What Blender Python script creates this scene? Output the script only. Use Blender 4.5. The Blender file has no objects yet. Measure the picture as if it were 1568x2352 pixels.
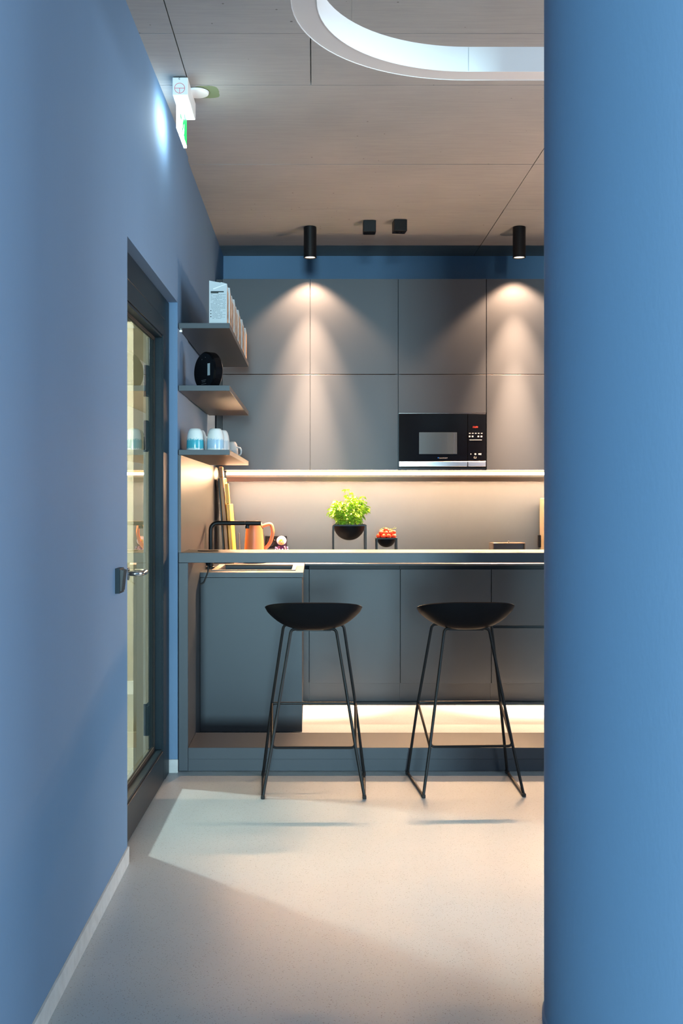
import bpy, bmesh, math, random
from mathutils import Vector, Matrix
random.seed(7)
SC = bpy.context.scene
COL = SC.collection
PI = math.pi

# ------------------------------------------------------------------ camera
CAM_H = 1.33
FPX = 2470.0                                   # focal length in pixels of the 1568x2352 frame
cam_data = bpy.data.cameras.new('camera')
cam = bpy.data.objects.new('camera', cam_data)
COL.objects.link(cam)
cam.location = (0, 0, CAM_H)
cam.rotation_euler = (PI / 2, 0, 0)
cam_data.sensor_fit = 'VERTICAL'
cam_data.sensor_height = 36.0
cam_data.lens = 36.0 * FPX / 2352.0
cam_data.shift_x = 64.0 / 2352.0
cam_data.shift_y = -26.0 / 2352.0
cam_data.clip_start = 0.02
SC.camera = cam

# ------------------------------------------------------------------ world, big lights, exposure
SC.view_settings.view_transform = 'Standard'
SC.view_settings.look = 'None'
SC.view_settings.gamma = 1.0
SC.view_settings.use_curve_mapping = False
SC.view_settings.exposure = 0.0

world = bpy.data.worlds.new('world')
SC.world = world
world.use_nodes = True
bg = world.node_tree.nodes['Background']
bg.inputs['Color'].default_value = (0.62, 0.80, 1.0, 1)
bg.inputs['Strength'].default_value = 0.9


def area_light(name, loc, rot, sx, sy, power, color):
    d = bpy.data.lights.new(name, 'AREA')
    d.shape = 'RECTANGLE'
    d.size, d.size_y = sx, sy
    d.energy = power
    d.color = color
    o = bpy.data.objects.new(name, d)
    o.location = loc
    o.rotation_euler = rot
    COL.objects.link(o)
    return o


DAY = (0.55, 0.87, 1.0)
# daylight through the window at the far end of the hall, behind the camera
area_light('daylight_hall_window', (-0.05, -12.9, 1.75), (PI / 2, 0, 0), 2.0, 2.3, 2500, DAY)
# fill light added on the right to brighten the left wall, source unseen
area_light('side_fill_light', (4.93, 1.95, 1.6), (PI / 2, 0, PI / 2), 3.8, 2.4, 300, (0.82, 0.92, 1.0))
LED_COL = (1.0, 0.62, 0.35)
LED_FRONT = 165.0
LED_DOWN = 720.0
SPOT_W = 210.0
MID_W = 1250.0
CORE_W = 4300.0
ROOM_W = 380.0
UP_W = 110.0
SIGN_E = 14.0


# ------------------------------------------------------------------ materials
def mat(name, color, rough=0.5, metal=0.0, var=0.0, scale=8.0, bump=0.0, bump_scale=60.0,
        stretch=(1, 1, 1), emit=None, emit_s=0.0, coat=0.0, spec=0.5, trans=0.0, sss=0.0):
    m = bpy.data.materials.new(name)
    m.use_nodes = True
    nt = m.node_tree
    p = nt.nodes['Principled BSDF']
    p.inputs['Base Color'].default_value = (*color, 1)
    p.inputs['Roughness'].default_value = rough
    p.inputs['Metallic'].default_value = metal
    p.inputs['Specular IOR Level'].default_value = spec
    p.inputs['Coat Weight'].default_value = coat
    if trans:
        p.inputs['Transmission Weight'].default_value = trans
    if sss:
        p.inputs['Subsurface Weight'].default_value = sss
        p.inputs['Subsurface Radius'].default_value = (0.02, 0.015, 0.005)
    if emit:
        p.inputs['Emission Color'].default_value = (*emit, 1)
        p.inputs['Emission Strength'].default_value = emit_s
    if var or bump:
        tc = nt.nodes.new('ShaderNodeTexCoord')
        mp = nt.nodes.new('ShaderNodeMapping')
        mp.inputs['Scale'].default_value = stretch
        nt.links.new(tc.outputs['Object'], mp.inputs['Vector'])
    if var:
        n = nt.nodes.new('ShaderNodeTexNoise')
        n.inputs['Scale'].default_value = scale
        n.inputs['Detail'].default_value = 6
        nt.links.new(mp.outputs['Vector'], n.inputs['Vector'])
        r = nt.nodes.new('ShaderNodeValToRGB')
        r.color_ramp.elements[0].position = 0.3
        r.color_ramp.elements[1].position = 0.7
        r.color_ramp.elements[0].color = (*[c * (1 - var) for c in color], 1)
        r.color_ramp.elements[1].color = (*[min(1, c * (1 + var)) for c in color], 1)
        nt.links.new(n.outputs['Fac'], r.inputs['Fac'])
        nt.links.new(r.outputs['Color'], p.inputs['Base Color'])
    if bump:
        n2 = nt.nodes.new('ShaderNodeTexNoise')
        n2.inputs['Scale'].default_value = bump_scale
        n2.inputs['Detail'].default_value = 3
        nt.links.new(mp.outputs['Vector'], n2.inputs['Vector'])
        b = nt.nodes.new('ShaderNodeBump')
        b.inputs['Strength'].default_value = bump
        b.inputs['Distance'].default_value = 0.004
        nt.links.new(n2.outputs['Fac'], b.inputs['Height'])
        nt.links.new(b.outputs['Normal'], p.inputs['Normal'])
    return m


M = {}
M['blue'] = mat('blue_wall_paint', (0.130, 0.222, 0.345), 0.75, var=0.04, scale=1.2, stretch=(1, 1, 0.25), bump=0.12, bump_scale=120, spec=0.3)
M['cream'] = mat('cream_wall_paint', (0.50, 0.46, 0.36), 0.8, var=0.02, scale=2, spec=0.2)
M['offwhite'] = mat('white_lacquer', (0.80, 0.82, 0.80), 0.45)
M['laminate'] = mat('taupe_laminate', (0.038, 0.047, 0.059), 0.42, var=0.03, scale=3, bump=0.05, bump_scale=400, spec=0.4)
M['laminate_dark'] = mat('dark_laminate_recess', (0.035, 0.036, 0.04), 0.55)
M['black_metal'] = mat('black_powder_coat', (0.0045, 0.005, 0.006), 0.45, spec=0.28)
M['black_plastic'] = mat('black_matt_plastic', (0.004, 0.0045, 0.006), 0.5, spec=0.09)
M['black_gloss'] = mat('black_glass_front', (0.004, 0.004, 0.005), 0.10, spec=0.15)
M['rubber'] = mat('black_rubber', (0.008, 0.008, 0.008), 0.7)
M['steel'] = mat('brushed_steel', (0.62, 0.60, 0.57), 0.28, 1.0, bump=0.03, bump_scale=200, stretch=(1, 20, 20))
M['chrome'] = mat('satin_nickel', (0.62, 0.60, 0.58), 0.16, 1.0)
M['sink_dark'] = mat('black_composite_sink', (0.020, 0.024, 0.028), 0.4)
M['sink'] = mat('sink_steel', (0.20, 0.185, 0.17), 0.30, 0.9)
M['door_metal'] = mat('dark_steel_door_paint', (0.005, 0.016, 0.025), 0.45, spec=0.18)
M['white_plastic'] = mat('white_plastic', (0.80, 0.82, 0.82), 0.4)
M['ring'] = mat('white_lamp_enamel', (0.86, 0.86, 0.85), 0.5)
M['ring_diff'] = mat('unlit_opal_diffuser', (0.70, 0.66, 0.63), 0.6)
M['led'] = mat('led_diffuser', (1, 0.9, 0.8), 0.5, emit=LED_COL, emit_s=LED_FRONT)
M['led_down'] = mat('led_diffuser_down', (1, 0.9, 0.8), 0.5, emit=LED_COL, emit_s=LED_DOWN)
M['lamp_disc'] = mat('lit_lamp_lens', (1, 0.9, 0.8), 0.5, emit=(1.0, 0.80, 0.58), emit_s=5.0)
M['alu'] = mat('bronze_anodised_profile', (0.20, 0.115, 0.055), 0.5, 0.0)
M['alu_light'] = mat('light_anodised_profile', (0.62, 0.46, 0.30), 0.5)
M['walnut'] = mat('walnut_wood', (0.45, 0.19, 0.06), 0.5, var=0.45, scale=14, stretch=(6, 6, 0.7))
M['dark_walnut'] = mat('dark_walnut_wood', (0.045, 0.022, 0.012), 0.5, var=0.3, scale=14, stretch=(6, 6, 0.7))
M['oak'] = mat('oiled_oak_wood', (0.80, 0.37, 0.05), 0.5, var=0.25, scale=14, stretch=(6, 6, 0.7))
M['terracotta'] = mat('terracotta_plastic', (0.62, 0.20, 0.075), 0.42)
M['leaf'] = mat('basil_leaf', (0.30, 0.50, 0.030), 0.45, var=0.55, scale=45, sss=0.12)
M['stem'] = mat('basil_stem', (0.35, 0.45, 0.08), 0.5)
M['soil'] = mat('potting_soil', (0.03, 0.02, 0.012), 0.9, var=0.4, scale=200)
M['tomato'] = mat('tomato_skin', (0.75, 0.045, 0.012), 0.18, var=0.25, scale=30)
M['vine'] = mat('tomato_vine', (0.16, 0.22, 0.04), 0.6)
M['paper'] = mat('carton_white', (0.46, 0.52, 0.54), 0.45)
M['print'] = mat('grey_print', (0.22, 0.27, 0.29), 0.6)
M['print_dark'] = mat('black_print', (0.015, 0.025, 0.025), 0.6)
M['white_ink'] = mat('white_ink', (0.75, 0.75, 0.75), 0.5)
M['blue_ink'] = mat('blue_ink', (0.02, 0.20, 0.75), 0.5)
M['grey_ink'] = mat('faint_grey_ink', (0.10, 0.10, 0.11), 0.5)
M['red_ink'] = mat('red_ink', (0.75, 0.10, 0.12), 0.5)
M['clock'] = mat('red_display', (0.1, 0, 0), 0.5, emit=(1.0, 0.05, 0.02), emit_s=4.0)
M['mw_window'] = mat('microwave_window_glass', (0.075, 0.095, 0.105), 0.22, spec=0.5)
M['sign_white'] = mat('lit_sign_white', (0.9, 0.95, 0.92), 0.4, emit=(0.82, 0.97, 1.0), emit_s=SIGN_E)
M['sign_bottom'] = mat('lit_sign_slot', (0.9, 0.95, 0.92), 0.4, emit=(0.75, 1.0, 0.92), emit_s=3.0)
M['sign_green'] = mat('lit_sign_green', (0.01, 0.5, 0.1), 0.4, emit=(0.0, 0.62, 0.10), emit_s=1.3)
M['skirting'] = mat('screed_skirting', (0.50, 0.51, 0.50), 0.6, var=0.10, scale=25, bump=0.2, bump_scale=60)
M['switch_rocker'] = mat('black_switch_rocker', (0.03, 0.028, 0.027), 0.25)
M['doll_dark'] = mat('purple_lacquer', (0.05, 0.012, 0.06), 0.15)
M['doll_white'] = mat('white_lacquer_paint', (0.80, 0.72, 0.82), 0.2)
M['doll_face'] = mat('peach_lacquer', (0.80, 0.50, 0.22), 0.2)
M['doll_hair'] = mat('yellow_lacquer', (0.80, 0.52, 0.02), 0.2)
M['doll_red'] = mat('red_lacquer', (0.6, 0.03, 0.03), 0.2)
M['doll_flower'] = mat('lilac_flower_paint', (0.42, 0.40, 0.75), 0.2)
M['beige_plastic'] = mat('beige_appliance_shell', (0.15, 0.12, 0.085), 0.4)
M['smoke'] = mat('brown_smoked_acrylic', (0.055, 0.042, 0.030), 0.12)
M['side_floor'] = mat('side_room_floor', (0.42, 0.42, 0.36), 0.6)


def nodes_of(m):
    return m.node_tree, m.node_tree.nodes['Principled BSDF']


def floor_material():
    m = mat('ground_screed', (0.5, 0.5, 0.5), 0.38, spec=0.45)
    nt, p = nodes_of(m)
    N, L = nt.nodes, nt.links
    tc = N.new('ShaderNodeTexCoord')
    big = N.new('ShaderNodeTexNoise'); big.inputs['Scale'].default_value = 1.6; big.inputs['Detail'].default_value = 5
    L.new(tc.outputs['Object'], big.inputs['Vector'])
    r1 = N.new('ShaderNodeValToRGB')
    r1.color_ramp.elements[0].position = 0.3; r1.color_ramp.elements[1].position = 0.72
    r1.color_ramp.elements[0].color = (0.295, 0.345, 0.375, 1)
    r1.color_ramp.elements[1].color = (0.36, 0.41, 0.44, 1)
    L.new(big.outputs['Fac'], r1.inputs['Fac'])
    prev = r1.outputs['Color']
    for sc, thr, dark in ((260, 0.20, 0.30), (120, 0.11, 0.42), (420, 0.22, 0.62)):
        v = N.new('ShaderNodeTexVoronoi'); v.inputs['Scale'].default_value = sc
        L.new(tc.outputs['Object'], v.inputs['Vector'])
        nz = N.new('ShaderNodeTexWhiteNoise'); nz.noise_dimensions = '3D'
        L.new(v.outputs['Position'], nz.inputs['Vector'])
        # only a share of the cells carry a speck, of uneven size
        mr = N.new('ShaderNodeMapRange')
        mr.inputs['From Min'].default_value = 0.72; mr.inputs['From Max'].default_value = 1.0
        mr.inputs['To Min'].default_value = 0.0; mr.inputs['To Max'].default_value = thr * 2.2
        L.new(nz.outputs['Value'], mr.inputs['Value'])
        lt = N.new('ShaderNodeMath'); lt.operation = 'LESS_THAN'
        L.new(v.outputs['Distance'], lt.inputs[0]); L.new(mr.outputs['Result'], lt.inputs[1])
        mx = N.new('ShaderNodeMix'); mx.data_type = 'RGBA'
        mx.inputs[7].default_value = (0.5 * dark, 0.5 * dark, 0.48 * dark, 1)
        L.new(lt.outputs[0], mx.inputs[0]); L.new(prev, mx.inputs[6])
        prev = mx.outputs[2]
    L.new(prev, p.inputs['Base Color'])
    rr = N.new('ShaderNodeMapRange')
    rr.inputs['To Min'].default_value = 0.30; rr.inputs['To Max'].default_value = 0.48
    L.new(big.outputs['Fac'], rr.inputs['Value']); L.new(rr.outputs['Result'], p.inputs['Roughness'])
    return m


def concrete_material():
    m = mat('fair_faced_concrete', (0.4, 0.4, 0.4), 0.85, spec=0.2)
    nt, p = nodes_of(m)
    N, L = nt.nodes, nt.links
    tc = N.new('ShaderNodeTexCoord')
    mp = N.new('ShaderNodeMapping'); mp.inputs['Scale'].default_value = (0.6, 7.0, 1)
    L.new(tc.outputs['Object'], mp.inputs['Vector'])
    g = N.new('ShaderNodeTexNoise'); g.inputs['Scale'].default_value = 7; g.inputs['Detail'].default_value = 9
    g.inputs['Roughness'].default_value = 0.7
    L.new(mp.outputs['Vector'], g.inputs['Vector'])
    b = N.new('ShaderNodeTexNoise'); b.inputs['Scale'].default_value = 1.4; b.inputs['Detail'].default_value = 5
    L.new(tc.outputs['Object'], b.inputs['Vector'])
    ad = N.new('ShaderNodeMix'); ad.data_type = 'FLOAT'; ad.inputs[0].default_value = 0.45
    L.new(b.outputs['Fac'], ad.inputs[2]); L.new(g.outputs['Fac'], ad.inputs[3])
    r = N.new('ShaderNodeValToRGB')
    r.color_ramp.elements[0].position = 0.32; r.color_ramp.elements[1].position = 0.68
    r.color_ramp.elements[0].color = (0.29, 0.30, 0.30, 1)
    r.color_ramp.elements[1].color = (0.40, 0.40, 0.39, 1)
    L.new(ad.outputs[0], r.inputs['Fac'])
    # small blow holes
    v = N.new('ShaderNodeTexVoronoi'); v.inputs['Scale'].default_value = 26
    L.new(tc.outputs['Object'], v.inputs['Vector'])
    wn = N.new('ShaderNodeTexWhiteNoise'); L.new(v.outputs['Position'], wn.inputs['Vector'])
    mr = N.new('ShaderNodeMapRange'); mr.inputs['From Min'].default_value = 0.86; mr.inputs['To Max'].default_value = 0.14
    L.new(wn.outputs['Value'], mr.inputs['Value'])
    lt = N.new('ShaderNodeMath'); lt.operation = 'LESS_THAN'
    L.new(v.outputs['Distance'], lt.inputs[0]); L.new(mr.outputs['Result'], lt.inputs[1])
    mx = N.new('ShaderNodeMix'); mx.data_type = 'RGBA'; mx.inputs[7].default_value = (0.16, 0.155, 0.145, 1)
    L.new(lt.outputs[0], mx.inputs[0]); L.new(r.outputs['Color'], mx.inputs[6])
    # green release-agent stain round the ceiling rose (a real stain with its own outline)
    sep = N.new('ShaderNodeSeparateXYZ'); L.new(tc.outputs['Object'], sep.inputs[0])
    nz = N.new('ShaderNodeTexNoise'); nz.inputs['Scale'].default_value = 30
    L.new(tc.outputs['Object'], nz.inputs['Vector'])

    def axis(sock, c, h):
        a = N.new('ShaderNodeMath'); a.operation = 'SUBTRACT'; L.new(sock, a.inputs[0]); a.inputs[1].default_value = c
        d = N.new('ShaderNodeMath'); d.operation = 'DIVIDE'; L.new(a.outputs[0], d.inputs[0]); d.inputs[1].default_value = h
        q = N.new('ShaderNodeMath'); q.operation = 'POWER'; q.inputs[1].default_value = 4
        ab = N.new('ShaderNodeMath'); ab.operation = 'ABSOLUTE'; L.new(d.outputs[0], ab.inputs[0])
        L.new(ab.outputs[0], q.inputs[0])
        return q.outputs[0]
    sm = N.new('ShaderNodeMath'); sm.operation = 'ADD'
    L.new(axis(sep.outputs['X'], -0.475, 0.055), sm.inputs[0]); L.new(axis(sep.outputs['Y'], 4.79, 0.075), sm.inputs[1])
    wob = N.new('ShaderNodeMath'); wob.operation = 'MULTIPLY_ADD'; wob.inputs[1].default_value = 0.9
    L.new(nz.outputs['Fac'], wob.inputs[0]); L.new(sm.outputs[0], wob.inputs[2])
    inside = N.new('ShaderNodeMath'); inside.operation = 'LESS_THAN'; inside.inputs[1].default_value = 1.35
    L.new(wob.outputs[0], inside.inputs[0])
    mx2 = N.new('ShaderNodeMix'); mx2.data_type = 'RGBA'; mx2.inputs[7].default_value = (0.20, 0.255, 0.15, 1)
    L.new(inside.outputs[0], mx2.inputs[0]); L.new(mx.outputs[2], mx2.inputs[6])
    L.new(mx2.outputs[2], p.inputs['Base Color'])
    bp = N.new('ShaderNodeBump'); bp.inputs['Strength'].default_value = 0.2; bp.inputs['Distance'].default_value = 0.006
    L.new(g.outputs['Fac'], bp.inputs['Height']); L.new(bp.outputs['Normal'], p.inputs['Normal'])
    return m


def glass_material(name, tint, ior=1.5, boost=1.0):
    """thin clear pane: fresnel mix of a mirror and a clear, slightly tinted filter on the outer faces"""
    m = bpy.data.materials.new(name); m.use_nodes = True
    nt = m.node_tree; N, L = nt.nodes, nt.links
    N.remove(N['Principled BSDF'])
    out = N['Material Output']
    tr = N.new('ShaderNodeBsdfTransparent'); tr.inputs['Color'].default_value = (*tint, 1)
    gl = N.new('ShaderNodeBsdfGlossy'); gl.inputs['Roughness'].default_value = 0.0
    gl.inputs['Color'].default_value = (0.95, 0.97, 0.93, 1)
    fr = N.new('ShaderNodeFresnel'); fr.inputs['IOR'].default_value = ior
    geo = N.new('ShaderNodeNewGeometry')
    inv = N.new('ShaderNodeMath'); inv.operation = 'MULTIPLY_ADD'; inv.inputs[1].default_value = -boost; inv.inputs[2].default_value = boost
    L.new(geo.outputs['Backfacing'], inv.inputs[0])
    mul = N.new('ShaderNodeMath'); mul.operation = 'MULTIPLY'; mul.use_clamp = True
    L.new(fr.outputs[0], mul.inputs[0]); L.new(inv.outputs[0], mul.inputs[1])
    mx = N.new('ShaderNodeMixShader')
    L.new(mul.outputs[0], mx.inputs[0]); L.new(tr.outputs[0], mx.inputs[1]); L.new(gl.outputs[0], mx.inputs[2])
    L.new(mx.outputs[0], out.inputs['Surface'])
    return m


def cup_material(name, band, base):
    m = mat(name, base, 0.16, spec=0.5)
    nt, p = nodes_of(m); N, L = nt.nodes, nt.links
    tc = N.new('ShaderNodeTexCoord'); sep = N.new('ShaderNodeSeparateXYZ'); L.new(tc.outputs['Object'], sep.inputs[0])
    nz = N.new('ShaderNodeTexNoise'); nz.inputs['Scale'].default_value = 140; nz.inputs['Detail'].default_value = 4
    L.new(tc.outputs['Object'], nz.inputs['Vector'])
    ma = N.new('ShaderNodeMath'); ma.operation = 'MULTIPLY_ADD'; ma.inputs[1].default_value = 0.03
    L.new(nz.outputs['Fac'], ma.inputs[0]); L.new(sep.outputs['Z'], ma.inputs[2])
    r = N.new('ShaderNodeValToRGB')
    e = r.color_ramp.elements
    e[0].position = 0.0; e[0].color = (*base, 1)
    e[1].position = 1.0; e[1].color = (*base, 1)
    for pos, c in ((0.17, base), (0.22, band), (0.56, band), (0.63, base)):
        x = e.new(pos); x.color = (*c, 1)
    mr = N.new('ShaderNodeMapRange'); mr.inputs['From Min'].default_value = 0.0; mr.inputs['From Max'].default_value = 0.115
    L.new(ma.outputs[0], mr.inputs['Value']); L.new(mr.outputs['Result'], r.inputs['Fac'])
    L.new(r.outputs['Color'], p.inputs['Base Color'])
    return m


def carton_side_material():
    m = mat('carton_side_print', (0.4, 0.3, 0.2), 0.5)
    nt, p = nodes_of(m); N, L = nt.nodes, nt.links
    tc = N.new('ShaderNodeTexCoord')
    nz = N.new('ShaderNodeTexNoise'); nz.inputs['Scale'].default_value = 26; nz.inputs['Detail'].default_value = 3
    L.new(tc.outputs['Object'], nz.inputs['Vector'])
    r = N.new('ShaderNodeValToRGB')
    e = r.color_ramp.elements
    e[0].position = 0.36; e[0].color = (0.09, 0.045, 0.025, 1)
    e[1].position = 0.62; e[1].color = (0.66, 0.52, 0.38, 1)
    x = e.new(0.50); x.color = (0.42, 0.29, 0.19, 1)
    L.new(nz.outputs['Fac'], r.inputs['Fac']); L.new(r.outputs['Color'], p.inputs['Base Color'])
    return m


M['floor'] = floor_material()
M['concrete'] = concrete_material()
M['glass'] = glass_material('clear_door_glass', (0.93, 0.96, 0.93), boost=1.35)
M['cup_teal'] = cup_material('teal_band_glaze', (0.06, 0.40, 0.50), (0.74, 0.80, 0.78))
M['cup_blue'] = cup_material('pale_blue_band_glaze', (0.36, 0.55, 0.70), (0.74, 0.78, 0.77))
M['cup_cream'] = cup_material('pale_grey_band_glaze', (0.52, 0.56, 0.58), (0.74, 0.74, 0.71))
M['carton_side'] = carton_side_material()


# ------------------------------------------------------------------ mesh helpers
def BM():
    return bmesh.new()


def add_box(bm, x0, x1, y0, y1, z0, z1, bev=0.0, seg=1):
    vs = [bm.verts.new(p) for p in ((x0, y0, z0), (x1, y0, z0), (x1, y1, z0), (x0, y1, z0),
                                    (x0, y0, z1), (x1, y0, z1), (x1, y1, z1), (x0, y1, z1))]
    fs = [bm.faces.new([vs[i] for i in q]) for q in
          ((3, 2, 1, 0), (4, 5, 6, 7), (0, 1, 5, 4), (1, 2, 6, 5), (2, 3, 7, 6), (3, 0, 4, 7))]
    if bev:
        es = list({e for f in fs for e in f.edges})
        bmesh.ops.bevel(bm, geom=es, offset=bev, segments=seg, affect='EDGES', profile=0.5)
    return vs


def bx(*a, bev=0.0, seg=1):
    bm = BM(); add_box(bm, *a, bev=bev, seg=seg); return bm


def add_prism(bm, outline, h0, h1, axis='Z'):
    """extrude a 2-D outline (counter-clockwise) between h0 and h1 along an axis"""
    def P(a, b, h):
        return {'Z': (a, b, h), 'Y': (a, h, b), 'X': (h, a, b)}[axis]
    lo = [bm.verts.new(P(a, b, h0)) for a, b in outline]
    hi = [bm.verts.new(P(a, b, h1)) for a, b in outline]
    n = len(outline)
    bm.faces.new(list(reversed(lo))); bm.faces.new(hi)
    for i in range(n):
        j = (i + 1) % n
        bm.faces.new((lo[i], lo[j], hi[j], hi[i]))


def add_lathe(bm, prof, c=(0, 0, 0), n=32, axis='Z'):
    """revolve (r, h) points round an axis through c"""
    rings = []
    for r, h in prof:
        ring = []
        if r < 1e-6:
            q = {'Z': (c[0], c[1], c[2] + h), 'Y': (c[0], c[1] + h, c[2]), 'X': (c[0] + h, c[1], c[2])}[axis]
            ring = [bm.verts.new(q)] * n
        else:
            for k in range(n):
                a = 2 * PI * k / n
                u, v = r * math.cos(a), r * math.sin(a)
                q = {'Z': (c[0] + u, c[1] + v, c[2] + h), 'Y': (c[0] + u, c[1] + h, c[2] + v),
                     'X': (c[0] + h, c[1] + u, c[2] + v)}[axis]
                ring.append(bm.verts.new(q))
        rings.append(ring)
    for a, b in zip(rings, rings[1:]):
        for k in range(n):
            j = (k + 1) % n
            f = []
            for v in (a[k], a[j], b[j], b[k]):
                if v not in f:
                    f.append(v)
            if len(f) > 2:
                bm.faces.new(f)
    for ring in (rings[0], rings[-1]):
        if ring[0] is not ring[1]:
            try:
                bm.faces.new(ring)
            except ValueError:
                pass


def add_cyl(bm, c, r, h, n=24, axis='Z', bev=0.0):
    if bev:
        prof = [(r - bev, 0), (r, bev), (r, h - bev), (r - bev, h)]
    else:
        prof = [(r, 0), (r, h)]
    add_lathe(bm, prof, c, n, axis)


def fillet(pts, rad, seg=5):
    """round the inner corners of a polyline"""
    pts = [Vector(p) for p in pts]
    out = [pts[0]]
    for a, b, c in zip(pts, pts[1:], pts[2:]):
        u, v = (a - b), (c - b)
        r = min(rad, u.length * 0.49, v.length * 0.49)
        p, q = b + u.normalized() * r, b + v.normalized() * r
        for i in range(seg + 1):
            t = i / seg
            out.append((1 - t) ** 2 * p + 2 * t * (1 - t) * b + t * t * q)
    out.append(pts[-1])
    return out


def add_tube(bm, pts, r, n=10, cap=True, closed=False):
    pts = [Vector(p) for p in pts]
    m = len(pts)
    rings = []
    up = None
    for i, p in enumerate(pts):
        if closed:
            t = (pts[(i + 1) % m] - pts[i - 1]).normalized()
        else:
            t = (pts[min(i + 1, m - 1)] - pts[max(i - 1, 0)]).normalized()
        if up is None:
            up = Vector((0, 0, 1)) if abs(t.z) < 0.9 else Vector((1, 0, 0))
        s = t.cross(up).normalized()
        up = s.cross(t).normalized()
        rr = r[i] if isinstance(r, (list, tuple)) else r
        rings.append([bm.verts.new(p + (s * math.cos(2 * PI * k / n) + up * math.sin(2 * PI * k / n)) * rr) for k in range(n)])
    pairs = list(zip(rings, rings[1:]))
    if closed:
        pairs.append((rings[-1], rings[0]))
    for a, b in pairs:
        for k in range(n):
            j = (k + 1) % n
            bm.faces.new((a[k], a[j], b[j], b[k]))
    if cap and not closed:
        bm.faces.new(list(reversed(rings[0]))); bm.faces.new(rings[-1])


def add_sphere(bm, c, r, u=16, v=10, sz=1.0):
    add_lathe(bm, [(r * math.sin(PI * i / v) if 0 < i < v else 0, -r * sz * math.cos(PI * i / v)) for i in range(v + 1)], c, u)


def wpos(o):
    p = Vector((0, 0, 0))
    while o:
        p += o.location
        o = o.parent
    return p


def obj(name, bm, m, parent=None, smooth=True, world=True, angle=0.6, mats=None):
    bmesh.ops.recalc_face_normals(bm, faces=bm.faces[:])
    if parent and world:
        bmesh.ops.translate(bm, verts=bm.verts[:], vec=-wpos(parent))
    me = bpy.data.meshes.new(name)
    bm.to_mesh(me); bm.free()
    if smooth:
        for p in me.polygons:
            p.use_smooth = True
        try:
            me.set_sharp_from_angle(angle=angle)
        except Exception:
            pass
    for k in (mats or [m]):
        me.materials.append(M[k] if isinstance(k, str) else k)
    o = bpy.data.objects.new(name, me)
    COL.objects.link(o)
    if parent:
        o.parent = parent
    return o


def tag(o, label=None, cat=None, group=None, kind=None):
    if label: o['label'] = label
    if cat: o['category'] = cat
    if group: o['group'] = group
    if kind: o['kind'] = kind
    return o


def thing(name, label, cat, loc=(0, 0, 0), group=None, kind=None):
    o = bpy.data.objects.new(name, None)
    o.empty_display_size = 0.05
    COL.objects.link(o)
    o.location = loc
    return tag(o, label, cat, group, kind)


def struct(name, bm, m, parent=None, label=None, **kw):
    o = obj(name, bm, m, parent, **kw)
    if not parent:
        tag(o, label, None, None, 'structure')
    return o


def dup(o, parent=None):
    c = o.copy(); COL.objects.link(c)
    c.parent = parent
    for ch in [k for k in bpy.data.objects if k.parent is o]:
        dup(ch, c)
    return c


def text_mesh(name, s, size, m, parent, loc, rot=(PI / 2, 0, 0), align='LEFT', shear=0.0):
    cu = bpy.data.curves.new(name, 'FONT')
    cu.body = s; cu.size = size; cu.align_x = align; cu.shear = shear; cu.extrude = 0.0002
    t = bpy.data.objects.new(name, cu)
    COL.objects.link(t)
    dg = bpy.context.evaluated_depsgraph_get(); dg.update()
    me = bpy.data.meshes.new_from_object(t.evaluated_get(dg))
    bpy.data.objects.remove(t)
    me.transform(Matrix.Translation(Vector(loc) - wpos(parent)) @ Matrix.Rotation(rot[2], 4, 'Z') @ Matrix.Rotation(rot[0], 4, 'X'))
    me.materials.clear(); me.materials.append(M[m])
    o = bpy.data.objects.new(name, me)
    COL.objects.link(o); o.parent = parent
    return o


# ================================================================== SETTING
CEIL = 3.15
BACK = 8.0
# ---- floor
struct('floor', bx(-0.90, 5.0, -13.0, BACK + 0.1, -0.12, 0.0), 'floor', label='pale grey speckled screed floor', smooth=False)
struct('floor.001', bx(-3.3, -0.90, 2.6, BACK + 0.1, -0.12, 0.0), 'side_floor', label='pale floor of the room behind the glass door', smooth=False)

# ---- ceiling: slab with formwork panels whose joints are recessed
ceil = struct('ceiling', bx(-0.95, 5.0, -13.0, BACK + 0.1, CEIL + 0.022, CEIL + 0.2), 'concrete', label='raw concrete ceiling with formwork joints', smooth=False)
rows = [-13.0, -10.2, -7.4, -4.6, -2.2, 0.2, 2.6, 3.42, 4.19, 4.71, 5.82, 6.72, BACK + 0.1]
cols = [-0.95, -0.545, -0.012, 1.17, 2.4, 3.7, 5.0]
rnd = random.Random(3)
for y0, y1 in zip(rows, rows[1:]):
    # the joint beside the left wall stops at the exit sign; only some rows show every joint
    if y0 >= 4.7:
        cs = [-0.95, 1.19, 3.7, 5.0]
    elif y0 >= 4.18:
        cs = [-0.95, -0.545, -0.012, 3.7, 5.0]
    else:
        cs = cols
    for x0, x1 in zip(cs, cs[1:]):
        g = 0.0022
        dz = rnd.uniform(-0.0006, 0.0006)
        o = obj('concrete_panel', bx(x0 + g, x1 - g, y0 + g, y1 - g, CEIL + dz, CEIL + 0.0225), 'concrete', ceil, smooth=False)

# ---- back wall, blue
struct('wall_back', bx(-0.9, 5.0, BACK, BACK + 0.12, 0, CEIL + 0.006), 'blue', label='blue back wall above the cabinets', smooth=False)

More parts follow.
